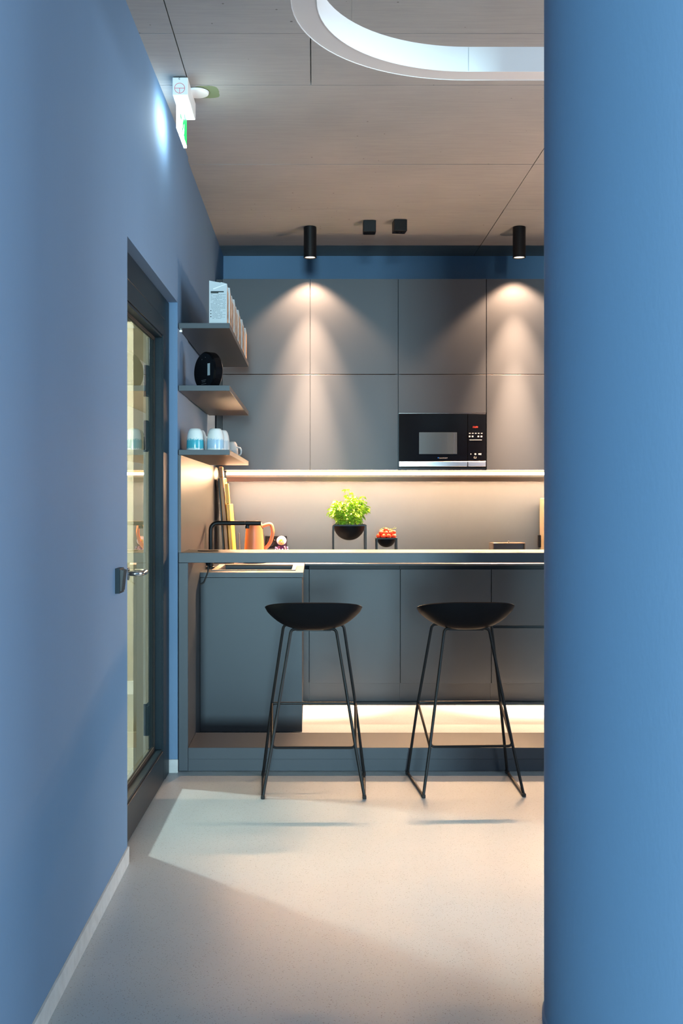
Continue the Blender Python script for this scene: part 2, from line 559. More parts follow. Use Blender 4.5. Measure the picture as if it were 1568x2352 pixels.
# ---- left wall (plan outline, the door opening left free)
def wx(y):            # face of the left wall
    return -0.683 + 0.0133 * max(0.0, y - 3.944)
D0, D1, DTOP = 3.944, 5.26, 2.30
bm = BM()
add_prism(bm, [(-0.86, -13.0), (wx(0.0), -13.0), (wx(D0), D0), (-0.86, D0)], 0, CEIL + 0.006)
add_prism(bm, [(-0.86, D0), (wx(D0), D0), (wx(D1), D1), (-0.86, D1)], DTOP, CEIL + 0.006)
add_prism(bm, [(-0.86, D1), (wx(D1), D1), (-0.665, 5.70), (-0.673, 5.702), (-0.671, BACK), (-0.86, BACK)], 0, CEIL + 0.006)
struct('wall_left', bm, 'blue', label='blue painted wall along the left side', smooth=False)

# ---- hall walls behind and right of the camera, one windowed, one open for the added side fill
bm = BM()
add_box(bm, -0.86, -0.85, -13.2, -13.0, 0, CEIL); add_box(bm, -0.85, 5.0, -13.2, -13.0, 0, 0.55)
add_box(bm, -0.85, 5.0, -13.2, -13.0, 2.95, CEIL); add_box(bm, 0.75, 5.0, -13.2, -13.0, 0.55, 2.95)
struct('wall_front', bm, 'blue', label='blue wall behind the viewer with a window', smooth=False)
bm = BM()
add_box(bm, 5.0, 5.2, -13.2, 0.03, 0, CEIL); add_box(bm, 5.0, 5.2, 3.92, 4.0, 0, CEIL)
add_box(bm, 5.0, 5.2, 0.03, 3.92, 0, 0.3); add_box(bm, 5.0, 5.2, 0.03, 3.92, 2.9, CEIL)
add_box(bm, 2.46, 5.2, 4.0, 4.14, 0, CEIL); add_box(bm, 2.46, 2.6, 4.14, BACK, 0, CEIL)
struct('wall_right', bm, 'blue', label='blue wall on the right of the hall', smooth=False)

# ---- skirting of screed along the left wall and on the pier
bm = BM()
add_prism(bm, [(wx(0.0) + 0.0005, -13.0), (wx(0.0) + 0.007, -13.0), (wx(D0) + 0.007, D0), (wx(D0) + 0.0005, D0)], 0, 0.062)
struct('baseboard_left', bm, 'skirting', label='pale grey skirting at the foot of the left wall', smooth=False)
struct('baseboard_pier', bx(-0.708, -0.6625, D1 - 0.010, D1 - 0.0005, 0, 0.066, bev=0.002), 'skirting', label='pale skirting at the foot of the blue pier', smooth=False)

# ---- round blue column close to the viewer on the right
bm = BM(); add_lathe(bm, [(0.30, 0), (0.30, CEIL)], (0.885, 2.70, 0), 96)
struct('column', bm, 'blue', label='thick round blue column at the right edge')
bm = BM(); add_lathe(bm, [(0.3005, 0), (0.305, 0.0), (0.305, 0.022), (0.3005, 0.024)], (0.885, 2.70, 0), 96)
struct('baseboard_column', bm, 'blue', label='blue skirting ring at the foot of the column')

# ---- the room behind the glass door
struct('wall_side_room_right', (lambda b: (add_box(b, -0.872, -0.8605, 2.6, D0 - 0.02, 0, 2.75), add_box(b, -0.872, -0.8605, D1 + 0.02, BACK, 0, 2.75),
        add_box(b, -0.872, -0.8605, D0 - 0.02, D1 + 0.02, 2.33, 2.75), b)[-1])(BM()), 'cream', label='cream wall of the side room', smooth=False)
struct('wall_side_room_back', bx(-3.3, -0.872, 7.4, 7.5, 0, 2.75), 'cream', label='cream end wall of the side room', smooth=False)
struct('wall_side_room_left', bx(-3.4, -3.3, 2.6, 7.5, 0, 2.75), 'cream', label='cream far wall of the side room', smooth=False)
struct('wall_side_room_front', bx(-3.3, -0.872, 2.5, 2.6, 0, 2.75), 'cream', label='cream near wall of the side room', smooth=False)
struct('ceiling.001', bx(-3.4, -0.86, 2.5, 7.5, 2.75, 2.85), 'cream', label='cream ceiling of the side room', smooth=False)
bm = BM()   # lining of the opening on the room side
add_box(bm, -0.872, -0.775, D1 - 0.055, D1 - 0.03, 0, 2.30)
add_box(bm, -0.872, -0.775, D0 + 0.03, D0 + 0.055, 0, 2.30)
add_box(bm, -0.872, -0.775, D0 + 0.055, D1 - 0.055, 2.285, 2.31)
struct('trim_1', bm, 'cream', label='cream lining of the door opening', smooth=False)
struct('trim_2', bx(-0.823, -0.798, D1 - 0.064, D1 - 0.0555, 0, 2.27), 'offwhite', label='white strip on the far door lining', smooth=False)
struct('baseboard_side_room', bx(-3.3, -0.873, 7.385, 7.4, 0, 0.09), 'offwhite', label='skirting in the side room', smooth=False)
rl = thing('ceiling_lamp', 'small round ceiling lamp in the room behind the glass door', 'lamp', (-2.15, 5.50, 2.55))
bm = BM(); add_lathe(bm, [(0.0, 0.0), (0.06, 0.0), (0.07, 0.02), (0.07, 0.2), (0.0, 0.2)], (-2.15, 5.50, 2.55), 24)
obj('lamp_housing', bm, 'white_plastic', rl)
bm = BM(); add_lathe(bm, [(0.0, -0.003), (0.055, -0.003), (0.055, 0.0)], (-2.15, 5.50, 2.55), 24)
obj('lamp_lens', bm, 'lamp_disc', rl)
pl = bpy.data.lights.new('side_room_lamp_light', 'POINT'); pl.energy = ROOM_W; pl.color = (0.93, 1.0, 0.97); pl.shadow_soft_size = 0.05
po = bpy.data.objects.new('side_room_lamp_light', pl); po.location = (-2.15, 5.50, 2.42); COL.objects.link(po)

# ---- glass door in the left wall (yawed a touch with its wall)
def shear(bm):
    for v in bm.verts:
        v.co.x += 0.0133 * (v.co.y - 5.15)
    return bm
door = thing('door_1', 'dark steel framed glass door in the left wall', None, (-0.71, 4.6, 0), kind='structure')
FX0, FX1 = -0.775, -0.707
bm = BM()
add_box(bm, FX0, FX1, D1 - 0.125, D1 - 0.0115, 0, 2.295, bev=0.002)
add_box(bm, FX0, FX1, D0 + 0.004, D0 + 0.085, 0, 2.295, bev=0.002)
add_box(bm, FX0, FX1, D0 + 0.085, D1 - 0.125, 2.19, 2.295, bev=0.002)
obj('door_frame', shear(bm), 'door_metal', door, smooth=False)
LX0, LX1 = -0.770, -0.703
bm = BM()
y0, y1 = D0 + 0.089, D1 - 0.129
add_box(bm, LX0, LX1, 5.045, y1, 0.012, 2.185, bev=0.0015)
add_box(bm, LX0, LX1, y0, y0 + 0.09, 0.012, 2.185, bev=0.0015)
add_box(bm, LX0, LX1, y0 + 0.09, 5.045, 2.105, 2.185, bev=0.0015)
add_box(bm, LX0, LX1, y0 + 0.09, 5.045, 0.012, 0.155, bev=0.0015)
leaf = obj('door_leaf_frame', shear(bm), 'door_metal', door, smooth=False)
bm = BM()
for a in ((LX0 + 0.012, LX1 - 0.006, 5.037, 5.044, 0.157, 2.103), (LX0 + 0.012, LX1 - 0.006, y0 + 0.091, 5.044, 2.094, 2.104),
          (LX0 + 0.012, LX1 - 0.006, y0 + 0.091, 5.044, 0.156, 0.166)):
    add_box(bm, *a)
obj('glazing_bead', shear(bm), 'door_metal', door, smooth=False)
bm = BM()
for s in (-0.7525, -0.7425):
    add_box(bm, s - 0.002, s + 0.002, 5.022, 5.037, 0.16, 2.10); add_box(bm, s - 0.002, s + 0.002, y0 + 0.09, 5.03, 2.080, 2.096)
    add_box(bm, s - 0.002, s + 0.002, y0 + 0.09, 5.03, 0.166, 0.182)
obj('gasket', shear(bm), 'rubber', door, smooth=False)
pane = obj('glass_pane', shear(bx(-0.7505, -0.7445, y0 + 0.085, 5.04, 0.16, 2.10)), 'glass', door, smooth=False)
for z in (0.36, 1.33, 1.72, 2.02)[:0] or (0.30, 1.635, 1.895):
    bm = BM()
    add_cyl(bm, (-0.788, 5.06, z - 0.075), 0.011, 0.072, 12); add_cyl(bm, (-0.788, 5.06, z + 0.0), 0.011, 0.072, 12)
    add_box(bm, -0.790, -0.7705, 5.03, 5.13, z - 0.07, z + 0.068)
    obj('hinge', shear(bm), 'door_metal', door)
bm = BM(); add_box(bm, -0.835, -0.771, 4.15, 4.75, 2.12, 2.172, bev=0.004)
add_tube(bm, [(-0.815, 4.28, 2.15), (-0.86, 4.55, 2.17), (-0.80, 4.85, 2.176)], 0.008, 8)
obj('door_closer', shear(bm), 'door_metal', door)
h = obj('door_handle', (lambda b: (add_cyl(b, (-0.7135, 4.10, 1.052), 0.026, 0.009, 24, 'X'),
     add_tube(b, fillet([(-0.712, 4.10, 1.052), (-0.658, 4.10, 1.052), (-0.655, 4.215, 1.052), (-0.700, 4.222, 1.052)], 0.030, 6), 0.0105, 12), b)[-1])(BM()), 'chrome', door)

# ---- light switch beside the door
sw = thing('light_switch', 'dark rocker light switch on the blue left wall near the door', 'switch', (-0.676, 3.74, 1.008))
a = [(-0.683, 3.700), (-0.667, 3.700), (-0.667, 3.785), (-0.683, 3.785)]
bm = BM(); add_prism(bm, a, 1.010, 1.096); obj('switch_frame', bm, 'door_metal', sw, smooth=False)
x_s = -0.6668
bm = BM(); add_prism(bm, [(x_s, 1.018), (x_s + 0.004, 1.018), (x_s + 0.012, 1.088), (x_s, 1.092)], 3.709, 3.776, 'Y')
obj('rocker', bm, 'switch_rocker', sw, smooth=False)

# ================================================================== KITCHEN
# ---- upper cabinets
UF = 7.308
UX = [-0.621, -0.0237, 0.5748, 1.1733, 1.7718, 2.37]
UZ = [1.537, 2.188, 2.839]
GAP = 0.0022
up_labels = ['wall cabinet with two dark taupe doors beside the open shelves, left end of the run',
             'wall cabinet with two dark taupe doors left of the microwave, above the basil',
             'wall cabinet holding the built-in microwave below its doors',
             'wall cabinet with two dark taupe doors right of the microwave',
             'wall cabinet with two taupe doors, right end, hidden behind the blue column']
for i in range(5):
    x0, x1 = UX[i], UX[i + 1]
    c = thing('wall_cabinet', up_labels[i], 'cabinet', ((x0 + x1) / 2, 7.6, UZ[0]), 'wall cabinets above the back worktop')
    bm = BM()
    add_box(bm, x0 + 0.0005, x0 + 0.018, UF + 0.021, BACK - 0.005, UZ[0], UZ[2]); add_box(bm, x1 - 0.018, x1 - 0.0005, UF + 0.021, BACK - 0.005, UZ[0], UZ[2])
    add_box(bm, x0 + 0.018, x1 - 0.018, UF + 0.021, BACK - 0.005, UZ[2] - 0.018, UZ[2]); add_box(bm, x0 + 0.018, x1 - 0.018, UF + 0.021, BACK - 0.005, UZ[0], UZ[0] + 0.016)
    add_box(bm, x0 + 0.018, x1 - 0.018, BACK - 0.02, BACK - 0.006, UZ[0] + 0.016, UZ[2] - 0.018)
    if i == 2:
        add_box(bm, x0 + 0.018, x1 - 0.018, UF + 0.021, BACK - 0.02, 1.922, 1.938)
    obj('cabinet_body', bm, 'laminate', c, smooth=False)
    spans = [(UZ[1], UZ[2]), (UZ[0], UZ[1])] if i != 2 else [(UZ[1], UZ[2]), (1.926, UZ[1])]
    for z0, z1 in spans:
        obj('cabinet_door', bx(x0 + GAP, x1 - GAP, UF, UF + 0.019, z0 + GAP, z1 - GAP, bev=0.0007), 'laminate', c, smooth=False)
tag(obj('filler_panel', bx(-0.6635, -0.623, UF + 0.03, UF + 0.05, UZ[0], UZ[2]), 'laminate_dark', smooth=False),
    'narrow dark filler strip between left wall and wall cabinets', 'panel')

# ---- built-in microwave
mw = thing('microwave', 'black built-in microwave with steel strip and red clock', 'microwave', (0.874, 7.45, 1.5535))
MX0, MX1 = UX[2] + 0.004, UX[3] - 0.004
obj('microwave_body', bx(MX0 + 0.02, MX1 - 0.02, UF + 0.022, 7.75, 1.5545, 1.915), 'black_metal', mw, smooth=False)
XS = 1.0460          # split between door and control panel (x = 1073 px)
def zp(y): return CAM_H + (1150 - y) * UF / FPX
def xp(x): return (x - 720) * UF / FPX
d = obj('microwave_door', bx(MX0, XS - 0.0012, UF - 0.004, UF + 0.021, zp(1059), zp(951), bev=0.001), 'black_gloss', mw, smooth=False)
bm = BM(); add_box(bm, xp(962), xp(1049), UF - 0.0048, UF - 0.0042, zp(1043), zp(993)); obj('door_window', bm, 'mw_window', d, smooth=False)
bm = BM()
for k in range(12):
    xx = xp(966 + k * 5.3); add_box(bm, xx, xx + 0.0012, UF - 0.0053, UF - 0.0049, zp(1041), zp(996))
obj('window_mesh_lines', bm, 'mw_window', d, smooth=False)
bm = BM(); add_box(bm, xp(1041), xp(1043.5), UF - 0.0053, UF - 0.0049, zp(1042), zp(994)); add_box(bm, xp(1046), xp(1047.5), UF - 0.0053, UF - 0.0049, zp(1042), zp(994))
obj('window_edge', bm, 'sink', d, smooth=False)
text_mesh('brand_lettering', 'BLAUPUNKT', 0.0098, 'white_ink', d, (xp(1008.3), UF - 0.0046, zp(1053.3)), shear=0.15)
bm = BM(); add_cyl(bm, (xp(1006.0), UF - 0.0050, zp(1051.6)), 0.0042, 0.0006, 16, 'Y'); obj('brand_dot', bm, 'blue_ink', d)
p = obj('control_panel', bx(XS + 0.0012, MX1, UF - 0.004, UF + 0.021, zp(1059), zp(951), bev=0.001), 'black_gloss', mw, smooth=False)
text_mesh('clock_digits', '11:04', 0.0165, 'clock', p, (xp(1084.5), UF - 0.0046, zp(982.8)), shear=0.12)
bm = BM(); yk0, yk1 = UF - 0.0050, UF - 0.0044
for k in range(5):
    add_box(bm, xp(1076.5 + 6.8 * k), xp(1080.2 + 6.8 * k), yk0, yk1, zp(996.3), zp(994.6))
for xx in (1076.2, 1083.0, 1096.2, 1103.2):
    add_box(bm, xp(xx), xp(xx + 3.6), yk0, yk1, zp(1004.2), zp(1000.8))
add_box(bm, xp(1077.5), xp(1106), yk0, yk1, zp(1011.2), zp(1010.0))
add_prism(bm, [(xp(1080), zp(1045)), (xp(1082.2), zp(1043)), (xp(1080), zp(1041))], yk0, yk1, 'Y')
add_box(bm, xp(1089.2), xp(1093), yk0, yk1, zp(1045), zp(1041.2))
add_cyl(bm, (xp(1099.8), yk0, zp(1043)), 0.0058, 0.0006, 12, 'Y'); add_box(bm, xp(1102.4), xp(1104.6), yk0, yk1, zp(1045), zp(1041.2))
add_box(bm, xp(1087.6), xp(1088.4), yk0, yk1, zp(1053), zp(1048.8)); add_box(bm, xp(1092.4), xp(1093.2), yk0, yk1, zp(1053), zp(1048.8))
add_box(bm, xp(1087.6), xp(1093.2), yk0, yk1, zp(1053), zp(1052.2)); add_box(bm, xp(1087.6), xp(1090.2), yk0, yk1, zp(1049.6), zp(1048.8))
obj('key_symbols', bm, 'white_ink', p, smooth=False)['kind'] = 'stuff'
for xa, xb in ((MX0, XS - 0.0012), (XS + 0.0012, MX1)):
    obj('steel_strip', bx(xa + 0.001, xb - 0.001, UF - 0.008, UF + 0.01, zp(1071.5), zp(1059.8), bev=0.0012), 'steel', mw, smooth=False)
obj('bottom_grille', bx(MX0, MX1, UF + 0.002, UF + 0.021, 1.5545, zp(1072.5)), 'black_metal', mw, smooth=False)
obj('top_strip', bx(MX0, MX1, UF - 0.002, UF + 0.02, zp(950.0), zp(948.6)), 'sink', mw, smooth=False)

# ---- light rail under the wall cabinets
lr = thing('led_light_rail', 'long warm LED light rail under the wall cabinets', 'light', (0.87, 7.40, 1.465))
LX = (-0.600, 2.37)
obj('rail_housing', (lambda b: (add_box(b, LX[0], LX[1], 7.400, 7.445, 1.492, 1.536),
    add_box(b, LX[0], LX[1], 7.400, 7.445, 1.4690, 1.4915, bev=0.001), b)[-1])(BM()), 'alu', lr, smooth=False)
obj('front_diffuser', bx(LX[0], LX[1], 7.3930, 7.3995, 1.5070, 1.5235), 'led', lr, smooth=False)
obj('upper_lip', bx(LX[0], LX[1], 7.3925, 7.3995, 1.4920, 1.5065), 'alu_light', lr, smooth=False)
obj('lower_lip', bx(LX[0], LX[1], 7.391, 7.3995, 1.4620, 1.4915, bev=0.0006), 'alu', lr, smooth=False)
obj('under_diffuser', bx(LX[0], LX[1], 7.425, 7.444, 1.4655, 1.4688), 'led_down', lr, smooth=False)

# ---- backsplash and left cladding
tag(obj('backsplash', bx(-0.650, 2.44, 7.67, 7.70, 0.9185, 1.5365), 'laminate', smooth=False),
    'taupe laminate backsplash panel behind the back worktop', 'backsplash')
bm = BM(); add_prism(bm, [(5.642, 0.0), (7.669, 0.0), (7.669, 1.553), (5.278, 1.553), (5.278, 1.0752), (5.642, 1.0752)], -0.664, -0.651, 'X')
tag(obj('wall_panel', bm, 'laminate', smooth=False), 'taupe panel cladding the left wall below the lowest shelf', 'panel')

# ---- back base cabinets
BF = 7.057
WT = 0.918
BXS = [-0.0286, 0.5686, 1.1657, 1.7628, 2.36]
bl = ['base cabinet with one tall taupe door nearest the sink cabinet', 'base cabinet with one taupe door behind the right stool',
      'base cabinet with two taupe drawers beside the blue column', 'base cabinet with two taupe drawers hidden by the blue column']
for i in range(4):
    x0, x1 = BXS[i], BXS[i + 1]
    c = thing('base_cabinet', bl[i], 'cabinet', ((x0 + x1) / 2, 7.3, 0), 'base cabinets under the back worktop')
    bm = BM(); add_box(bm, x0 + 0.0005, x1 - 0.0005, BF + 0.021, 7.66, 0.131, 0.872); add_box(bm, x0 + 0.0005, x1 - 0.0005, BF + 0.045, 7.66, 0.872, 0.905)
    obj('cabinet_body', bm, 'laminate_dark', c, smooth=False)
    obj('plinth', bx(x0 + 0.0005, x1 - 0.0005, BF + 0.045, BF + 0.06, 0.006, 0.130), 'laminate', c, smooth=False)
    if i < 2:
        obj('cabinet_door', bx(x0 + GAP, x1 - GAP, BF, BF + 0.019, 0.132, 0.879, bev=0.0007), 'laminate', c, smooth=False)
    else:
        obj('drawer', bx(x0 + GAP, x1 - GAP, BF, BF + 0.019, 0.512, 0.879, bev=0.0007), 'laminate', c, smooth=False)
        obj('drawer', bx(x0 + GAP, x1 - GAP, BF, BF + 0.019, 0.132, 0.494, bev=0.0007), 'laminate', c, smooth=False)
tag(obj('worktop', bx(-0.0575, 2.44, BF - 0.015, 7.669, 0.906, WT, bev=0.0008), 'laminate', smooth=False), 'taupe worktop along the back wall', 'worktop')

# ---- sink run along the left wall
SF = 6.17
sc_ = thing('sink_cabinet', 'base cabinet run along left wall with dark blue-grey end panel under the sink', 'cabinet', (-0.36, 6.6, 0))
obj('end_panel', bx(-0.650, -0.066, SF, SF + 0.019, 0.004, 0.888, bev=0.0007), 'laminate', sc_, smooth=False)
obj('cabinet_body', (lambda b: (add_box(b, -0.650, -0.105, SF + 0.02, 7.62, 0.13, 0.66), add_box(b, -0.650, -0.632, SF + 0.02, 7.62, 0.66, 0.888),
    add_box(b, -0.632, -0.105, 6.95, 7.62, 0.66, 0.888), b)[-1])(BM()), 'laminate_dark', sc_, smooth=False)
obj('plinth', bx(-0.125, -0.110, SF + 0.02, BF + 0.04, 0.005, 0.129), 'laminate', sc_, smooth=False)
for a, b_ in ((SF + 0.0215, 6.62), (6.624, BF - 0.02)):
    obj('cabinet_door', bx(-0.085, -0.066, a, b_, 0.132, 0.850, bev=0.0007), 'laminate', sc_, smooth=False)
obj('corner_plinth', bx(-0.1095, -0.0290, BF + 0.045, BF + 0.06, 0.005, 0.129), 'laminate', sc_, smooth=False)
obj('corner_filler', bx(-0.066, -0.031, BF + 0.006, BF + 0.022, 0.132, 0.879), 'laminate', sc_, smooth=False)
# worktop with a cut-out for the basin
SX0, SX1, SY0, SY1 = -0.575, -0.118, 6.33, 6.86
bm = BM()
z0, z1 = 0.8905, WT
xs_, ys_ = [-0.6505, SX0, SX1, -0.060], [SF - 0.004, SY0, SY1, 7.669]
vt = {}
for k, z in enumerate((z0, z1)):
    for i, x in enumerate(xs_):
        for j, y in enumerate(ys_):
            vt[i, j, k] = bm.verts.new((x, y, z))
for i in range(3):
    for j in range(3):
        if (i, j) == (1, 1):
            continue
        bm.faces.new([vt[i, j, 1], vt[i + 1, j, 1], vt[i + 1, j + 1, 1], vt[i, j + 1, 1]])
        bm.faces.new([vt[i, j, 0], vt[i, j + 1, 0], vt[i + 1, j + 1, 0], vt[i + 1, j, 0]])
for i in range(3):
    bm.faces.new([vt[i, 0, 0], vt[i + 1, 0, 0], vt[i + 1, 0, 1], vt[i, 0, 1]]); bm.faces.new([vt[i, 3, 0], vt[i, 3, 1], vt[i + 1, 3, 1], vt[i + 1, 3, 0]])
    bm.faces.new([vt[0, i, 0], vt[0, i, 1], vt[0, i + 1, 1], vt[0, i + 1, 0]]); bm.faces.new([vt[3, i, 0], vt[3, i + 1, 0], vt[3, i + 1, 1], vt[3, i, 1]])
for q in (((1, 1), (2, 1)), ((2, 1), (2, 2)), ((2, 2), (1, 2)), ((1, 2), (1, 1))):
    (a, b_), (c_, d_) = q
    bm.faces.new([vt[a, b_, 0], vt[a, b_, 1], vt[c_, d_, 1], vt[c_, d_, 0]])
tag(obj('worktop', bm, 'laminate', smooth=False), 'taupe worktop with the sink cut into it, left leg of the kitchen', 'worktop')
# sink basin
sk = thing('sink', 'dark steel rectangular sink set in the left worktop', 'sink', (-0.347, 6.6, WT))
bm = BM()
def rect(x0, x1, y0, y1, z): return [bm.verts.new(p) for p in ((x0, y0, z), (x1, y0, z), (x1, y1, z), (x0, y1, z))]
loops = [rect(SX0 - 0.025, SX1 + 0.012, SY0 - 0.012, SY1 + 0.012, WT + 0.0008), rect(SX0 - 0.025, SX1 + 0.012, SY0 - 0.012, SY1 + 0.012, WT + 0.004),
         rect(SX0 + 0.012, SX1 - 0.012, SY0 + 0.012, SY1 - 0.012, WT + 0.004), rect(SX0 + 0.015, SX1 - 0.015, SY0 + 0.015, SY1 - 0.015, WT - 0.004),
         rect(SX0 + 0.022, SX1 - 0.022, SY0 + 0.022, SY1 - 0.022, WT - 0.19), rect(SX0 + 0.05, SX1 - 0.05, SY0 + 0.05, SY1 - 0.05, WT - 0.20)]
for a, b_ in zip(loops, loops[1:]):
    for k in range(4):
        bm.faces.new([a[k], a[(k + 1) % 4], b_[(k + 1) % 4], b_[k]])
bm.faces.new(loops[-1])
obj('basin', bm, 'sink_dark', sk, smooth=False)
bm = BM()
for a in ((SX0 - 0.024, SX1 + 0.011, SY0 - 0.011, SY0 + 0.010), (SX0 - 0.024, SX1 + 0.011, SY1 - 0.010, SY1 + 0.011), (SX0 - 0.024, SX0 + 0.010, SY0 + 0.0105, SY1 - 0.0105), (SX1 - 0.010, SX1 + 0.011, SY0 + 0.0105, SY1 - 0.0105)):
    add_box(bm, *a, WT + 0.0042, WT + 0.0056)
obj('sink_rim', bm, 'alu_light', sk, smooth=False)
bm = BM(); add_lathe(bm, [(0.0, 0.003), (0.03, 0.003), (0.042, 0.0005), (0.042, -0.01)], ((SX0 + SX1) / 2, (SY0 + SY1) / 2, WT - 0.199), 24)
obj('drain', bm, 'chrome', sk)
# faucet
FXc, FYc = -0.624, 6.53
fc = thing('kitchen_tap', 'black right-angled kitchen tap behind the bar', 'tap', (FXc, FYc, WT))
r_ = 0.0135
bm = BM(); add_lathe(bm, [(0.0, 0.0005), (0.025, 0.0005), (0.025, 0.010), (0.016, 0.014), (0.016, 0.05), (r_, 0.055)], (FXc, FYc, WT), 24)
obj('tap_base', bm, 'black_metal', fc)
bm = BM(); add_tube(bm, fillet([(FXc, FYc, WT + 0.05), (FXc, FYc, 1.194), (FXc + 0.207, FYc, 1.194)], 0.048, 8), r_, 16); obj('spout', bm, 'black_metal', fc)
bm = BM(); add_lathe(bm, [(0.0, 0), (0.012, 0), (0.012, 0.003), (0.0148, 0.004), (0.0148, 0.097), (0.0, 0.098)], (FXc + 0.208, FYc, 1.194), 20, 'X')
obj('tap_head', bm, 'black_metal', fc)
bm = BM(); add_lathe(bm, [(0.0, -0.033), (0.0135, -0.033), (0.0135, -0.016), (0.009, -0.014), (0.009, -0.010)], (FXc + 0.222, FYc, 1.194), 16)
obj('aerator', bm, 'black_metal', fc)
bm = BM(); add_tube(bm, [(FXc + 0.300, FYc - 0.004, 1.186), (FXc + 0.318, FYc - 0.008, 1.157)], 0.0022, 8); obj('lever', bm, 'black_metal', fc)

# ---- bar counter in front
bar = thing('bar_counter', 'long open blue-grey bar counter in front of the kitchen', 'bar counter', (0.87, 5.45, 0))
BYF, BYB = 5.275, 5.62
obj('bar_top', bx(-0.662, 2.44, BYF, BYB, 1.0255, 1.0745, bev=0.0012), 'laminate', bar, smooth=False)
obj('side_panel', bx(-0.662, -0.616, BYF, BYB, 0.004, 1.0245, bev=0.0012), 'laminate', bar, smooth=False)
obj('base_board', bx(-0.615, 2.44, BYF, BYB, 0.0625, 0.118, bev=0.001), 'laminate', bar, smooth=False)
obj('kick_board', bx(-0.615, 2.44, BYF + 0.006, BYF + 0.022, 0.003, 0.0615), 'laminate', bar, smooth=False)
# cable outlet in the bar top
pw = thing('cable_outlet', 'flat black round cable outlet on the bar top with a hanging lead', 'outlet', (-0.535, 5.46, 1.0745))
bm = BM(); add_lathe(bm, [(0, 0.0005), (0.052, 0.0005), (0.054, 0.002), (0.052, 0.004), (0, 0.004)], (-0.535, 5.46, 1.0745), 32); obj('outlet_cover', bm, 'black_plastic', pw)
bm = BM(); add_lathe(bm, [(0.0, -0.049), (0.016, -0.049), (0.013, -0.062), (0.010, -0.075), (0, -0.075)], (-0.535, 5.46, 1.0745), 16); obj('cable_gland', bm, 'black_plastic', pw)
bm = BM(); add_tube(bm, fillet([(-0.535, 5.46, 1.0), (-0.535, 5.455, 0.97), (-0.556, 5.45, 0.915), (-0.575, 5.45, 0.906)], 0.03, 5), 0.0042, 8); obj('lead', bm, 'rubber', pw)

# ---- uplighter added on the bar to warm the ceiling, unseen behind the column
ul = thing('added_uplighter', 'added bowl shaped uplighter on the bar, unseen behind the blue column', 'lamp', (1.75, 5.45, 1.0747))
bm = BM(); add_lathe(bm, [(0, 0.0), (0.07, 0.0), (0.07, 0.01), (0.012, 0.016), (0.010, 0.07), (0.02, 0.08), (0, 0.08)], (1.75, 5.45, 1.0747), 28); obj('lamp_foot', bm, 'black_metal', ul)
bm = BM(); add_lathe(bm, [(0, 0.0805), (0.05, 0.085), (0.09, 0.105), (0.105, 0.13), (0.102, 0.13), (0.088, 0.11), (0.05, 0.09), (0, 0.0865)], (1.75, 5.45, 1.0747), 32); obj('lamp_bowl', bm, 'black_metal', ul)
bm = BM(); add_sphere(bm, (1.75, 5.45, 1.185), 0.02, 14, 8); obj('bulb', bm, 'lamp_disc', ul)
d = bpy.data.lights.new('added_uplight_beam', 'SPOT'); d.energy = UP_W; d.color = (1.0, 0.64, 0.46); d.spot_size = math.radians(172); d.spot_blend = 0.35; d.shadow_soft_size = 0.03
o = bpy.data.objects.new('added_uplight_beam', d); COL.objects.link(o); o.parent = ul; o.location = (0, 0, 0.140); o.rotation_euler = (PI, 0, 0)

# ---- three shelves on the left wall
sl = ['top open shelf, carrying the row of drink cartons', 'middle open shelf with the black round speaker', 'lowest open shelf with the cups']
SZ = [(2.176, 2.202), (1.869, 1.896), (1.5545, 1.580)]
for lab, (z0, z1) in zip(sl, SZ):
    t = thing('wall_shelf', lab, 'shelf', (-0.54, 6.04, z0), 'open shelves on the left wall')
    obj('shelf_board', bx(-0.662, -0.412, 5.277, 6.81, z0, z1, bev=0.0008), 'laminate', t, smooth=False)
    if z0 > 2:
        bm = BM()
        add_box(bm, -0.6645, -0.652, 5.33, 5.35, z0 - 0.010, z0 - 0.0002)
        obj('shelf_fixing', bm, 'steel', t, smooth=False)

# ---- drink cartons on the top shelf
zt = SZ[0][1]
def carton():
    w, dp, hh = 0.088, 0.100, 0.165
    t = thing('drink_carton', '', 'carton', (0, 0, 0), 'drink cartons on the top shelf')
    bm = BM(); add_box(bm, -w / 2, w / 2, 0, dp, 0, hh)
    bm.faces.ensure_lookup_table()
    bm.normal_update()
    for f in bm.faces:
        f.material_index = 1 if abs(f.normal.x) > 0.5 else 0
    obj('carton_body', bm, None, t, smooth=False, world=False, mats=['paper', 'carton_side'])
    # sloping gable top with its crimped ridge, higher on the left
    bm = BM()
    add_prism(bm, [(-w / 2, hh), (w / 2, hh), (w / 2, hh + 0.030), (w / 2 - 0.028, hh + 0.038), (w / 2 - 0.034, hh + 0.036), (-w / 2, hh + 0.046)], 0.0, 0.006, 'Y')
    vs = [bm.verts.new(p) for p in ((-w / 2, 0.006, hh + 0.044), (w / 2, 0.006, hh + 0.030), (w / 2, dp, hh + 0.004), (-w / 2, dp, hh + 0.004), (-w / 2, dp, hh), (w / 2, dp, hh), (w / 2, 0.006, hh), (-w / 2, 0.006, hh))]
    bm.faces.new(vs[:4]); bm.faces.new((vs[3], vs[2], vs[5], vs[4])); bm.faces.new((vs[0], vs[3], vs[4], vs[7])); bm.faces.new((vs[1], vs[6], vs[5], vs[2]))
    obj('carton_top', bm, 'paper', t, smooth=False, world=False)
    bm = BM(); add_prism(bm, [(-w / 2 + 0.022, hh + 0.002), (w / 2 - 0.004, hh + 0.027), (w / 2 - 0.01, hh + 0.028), (-w / 2 + 0.018, hh + 0.006)], -0.0012, 0.0005, 'Y')
    obj('carton_fold', bm, 'white_plastic', t, smooth=False, world=False)
    return t
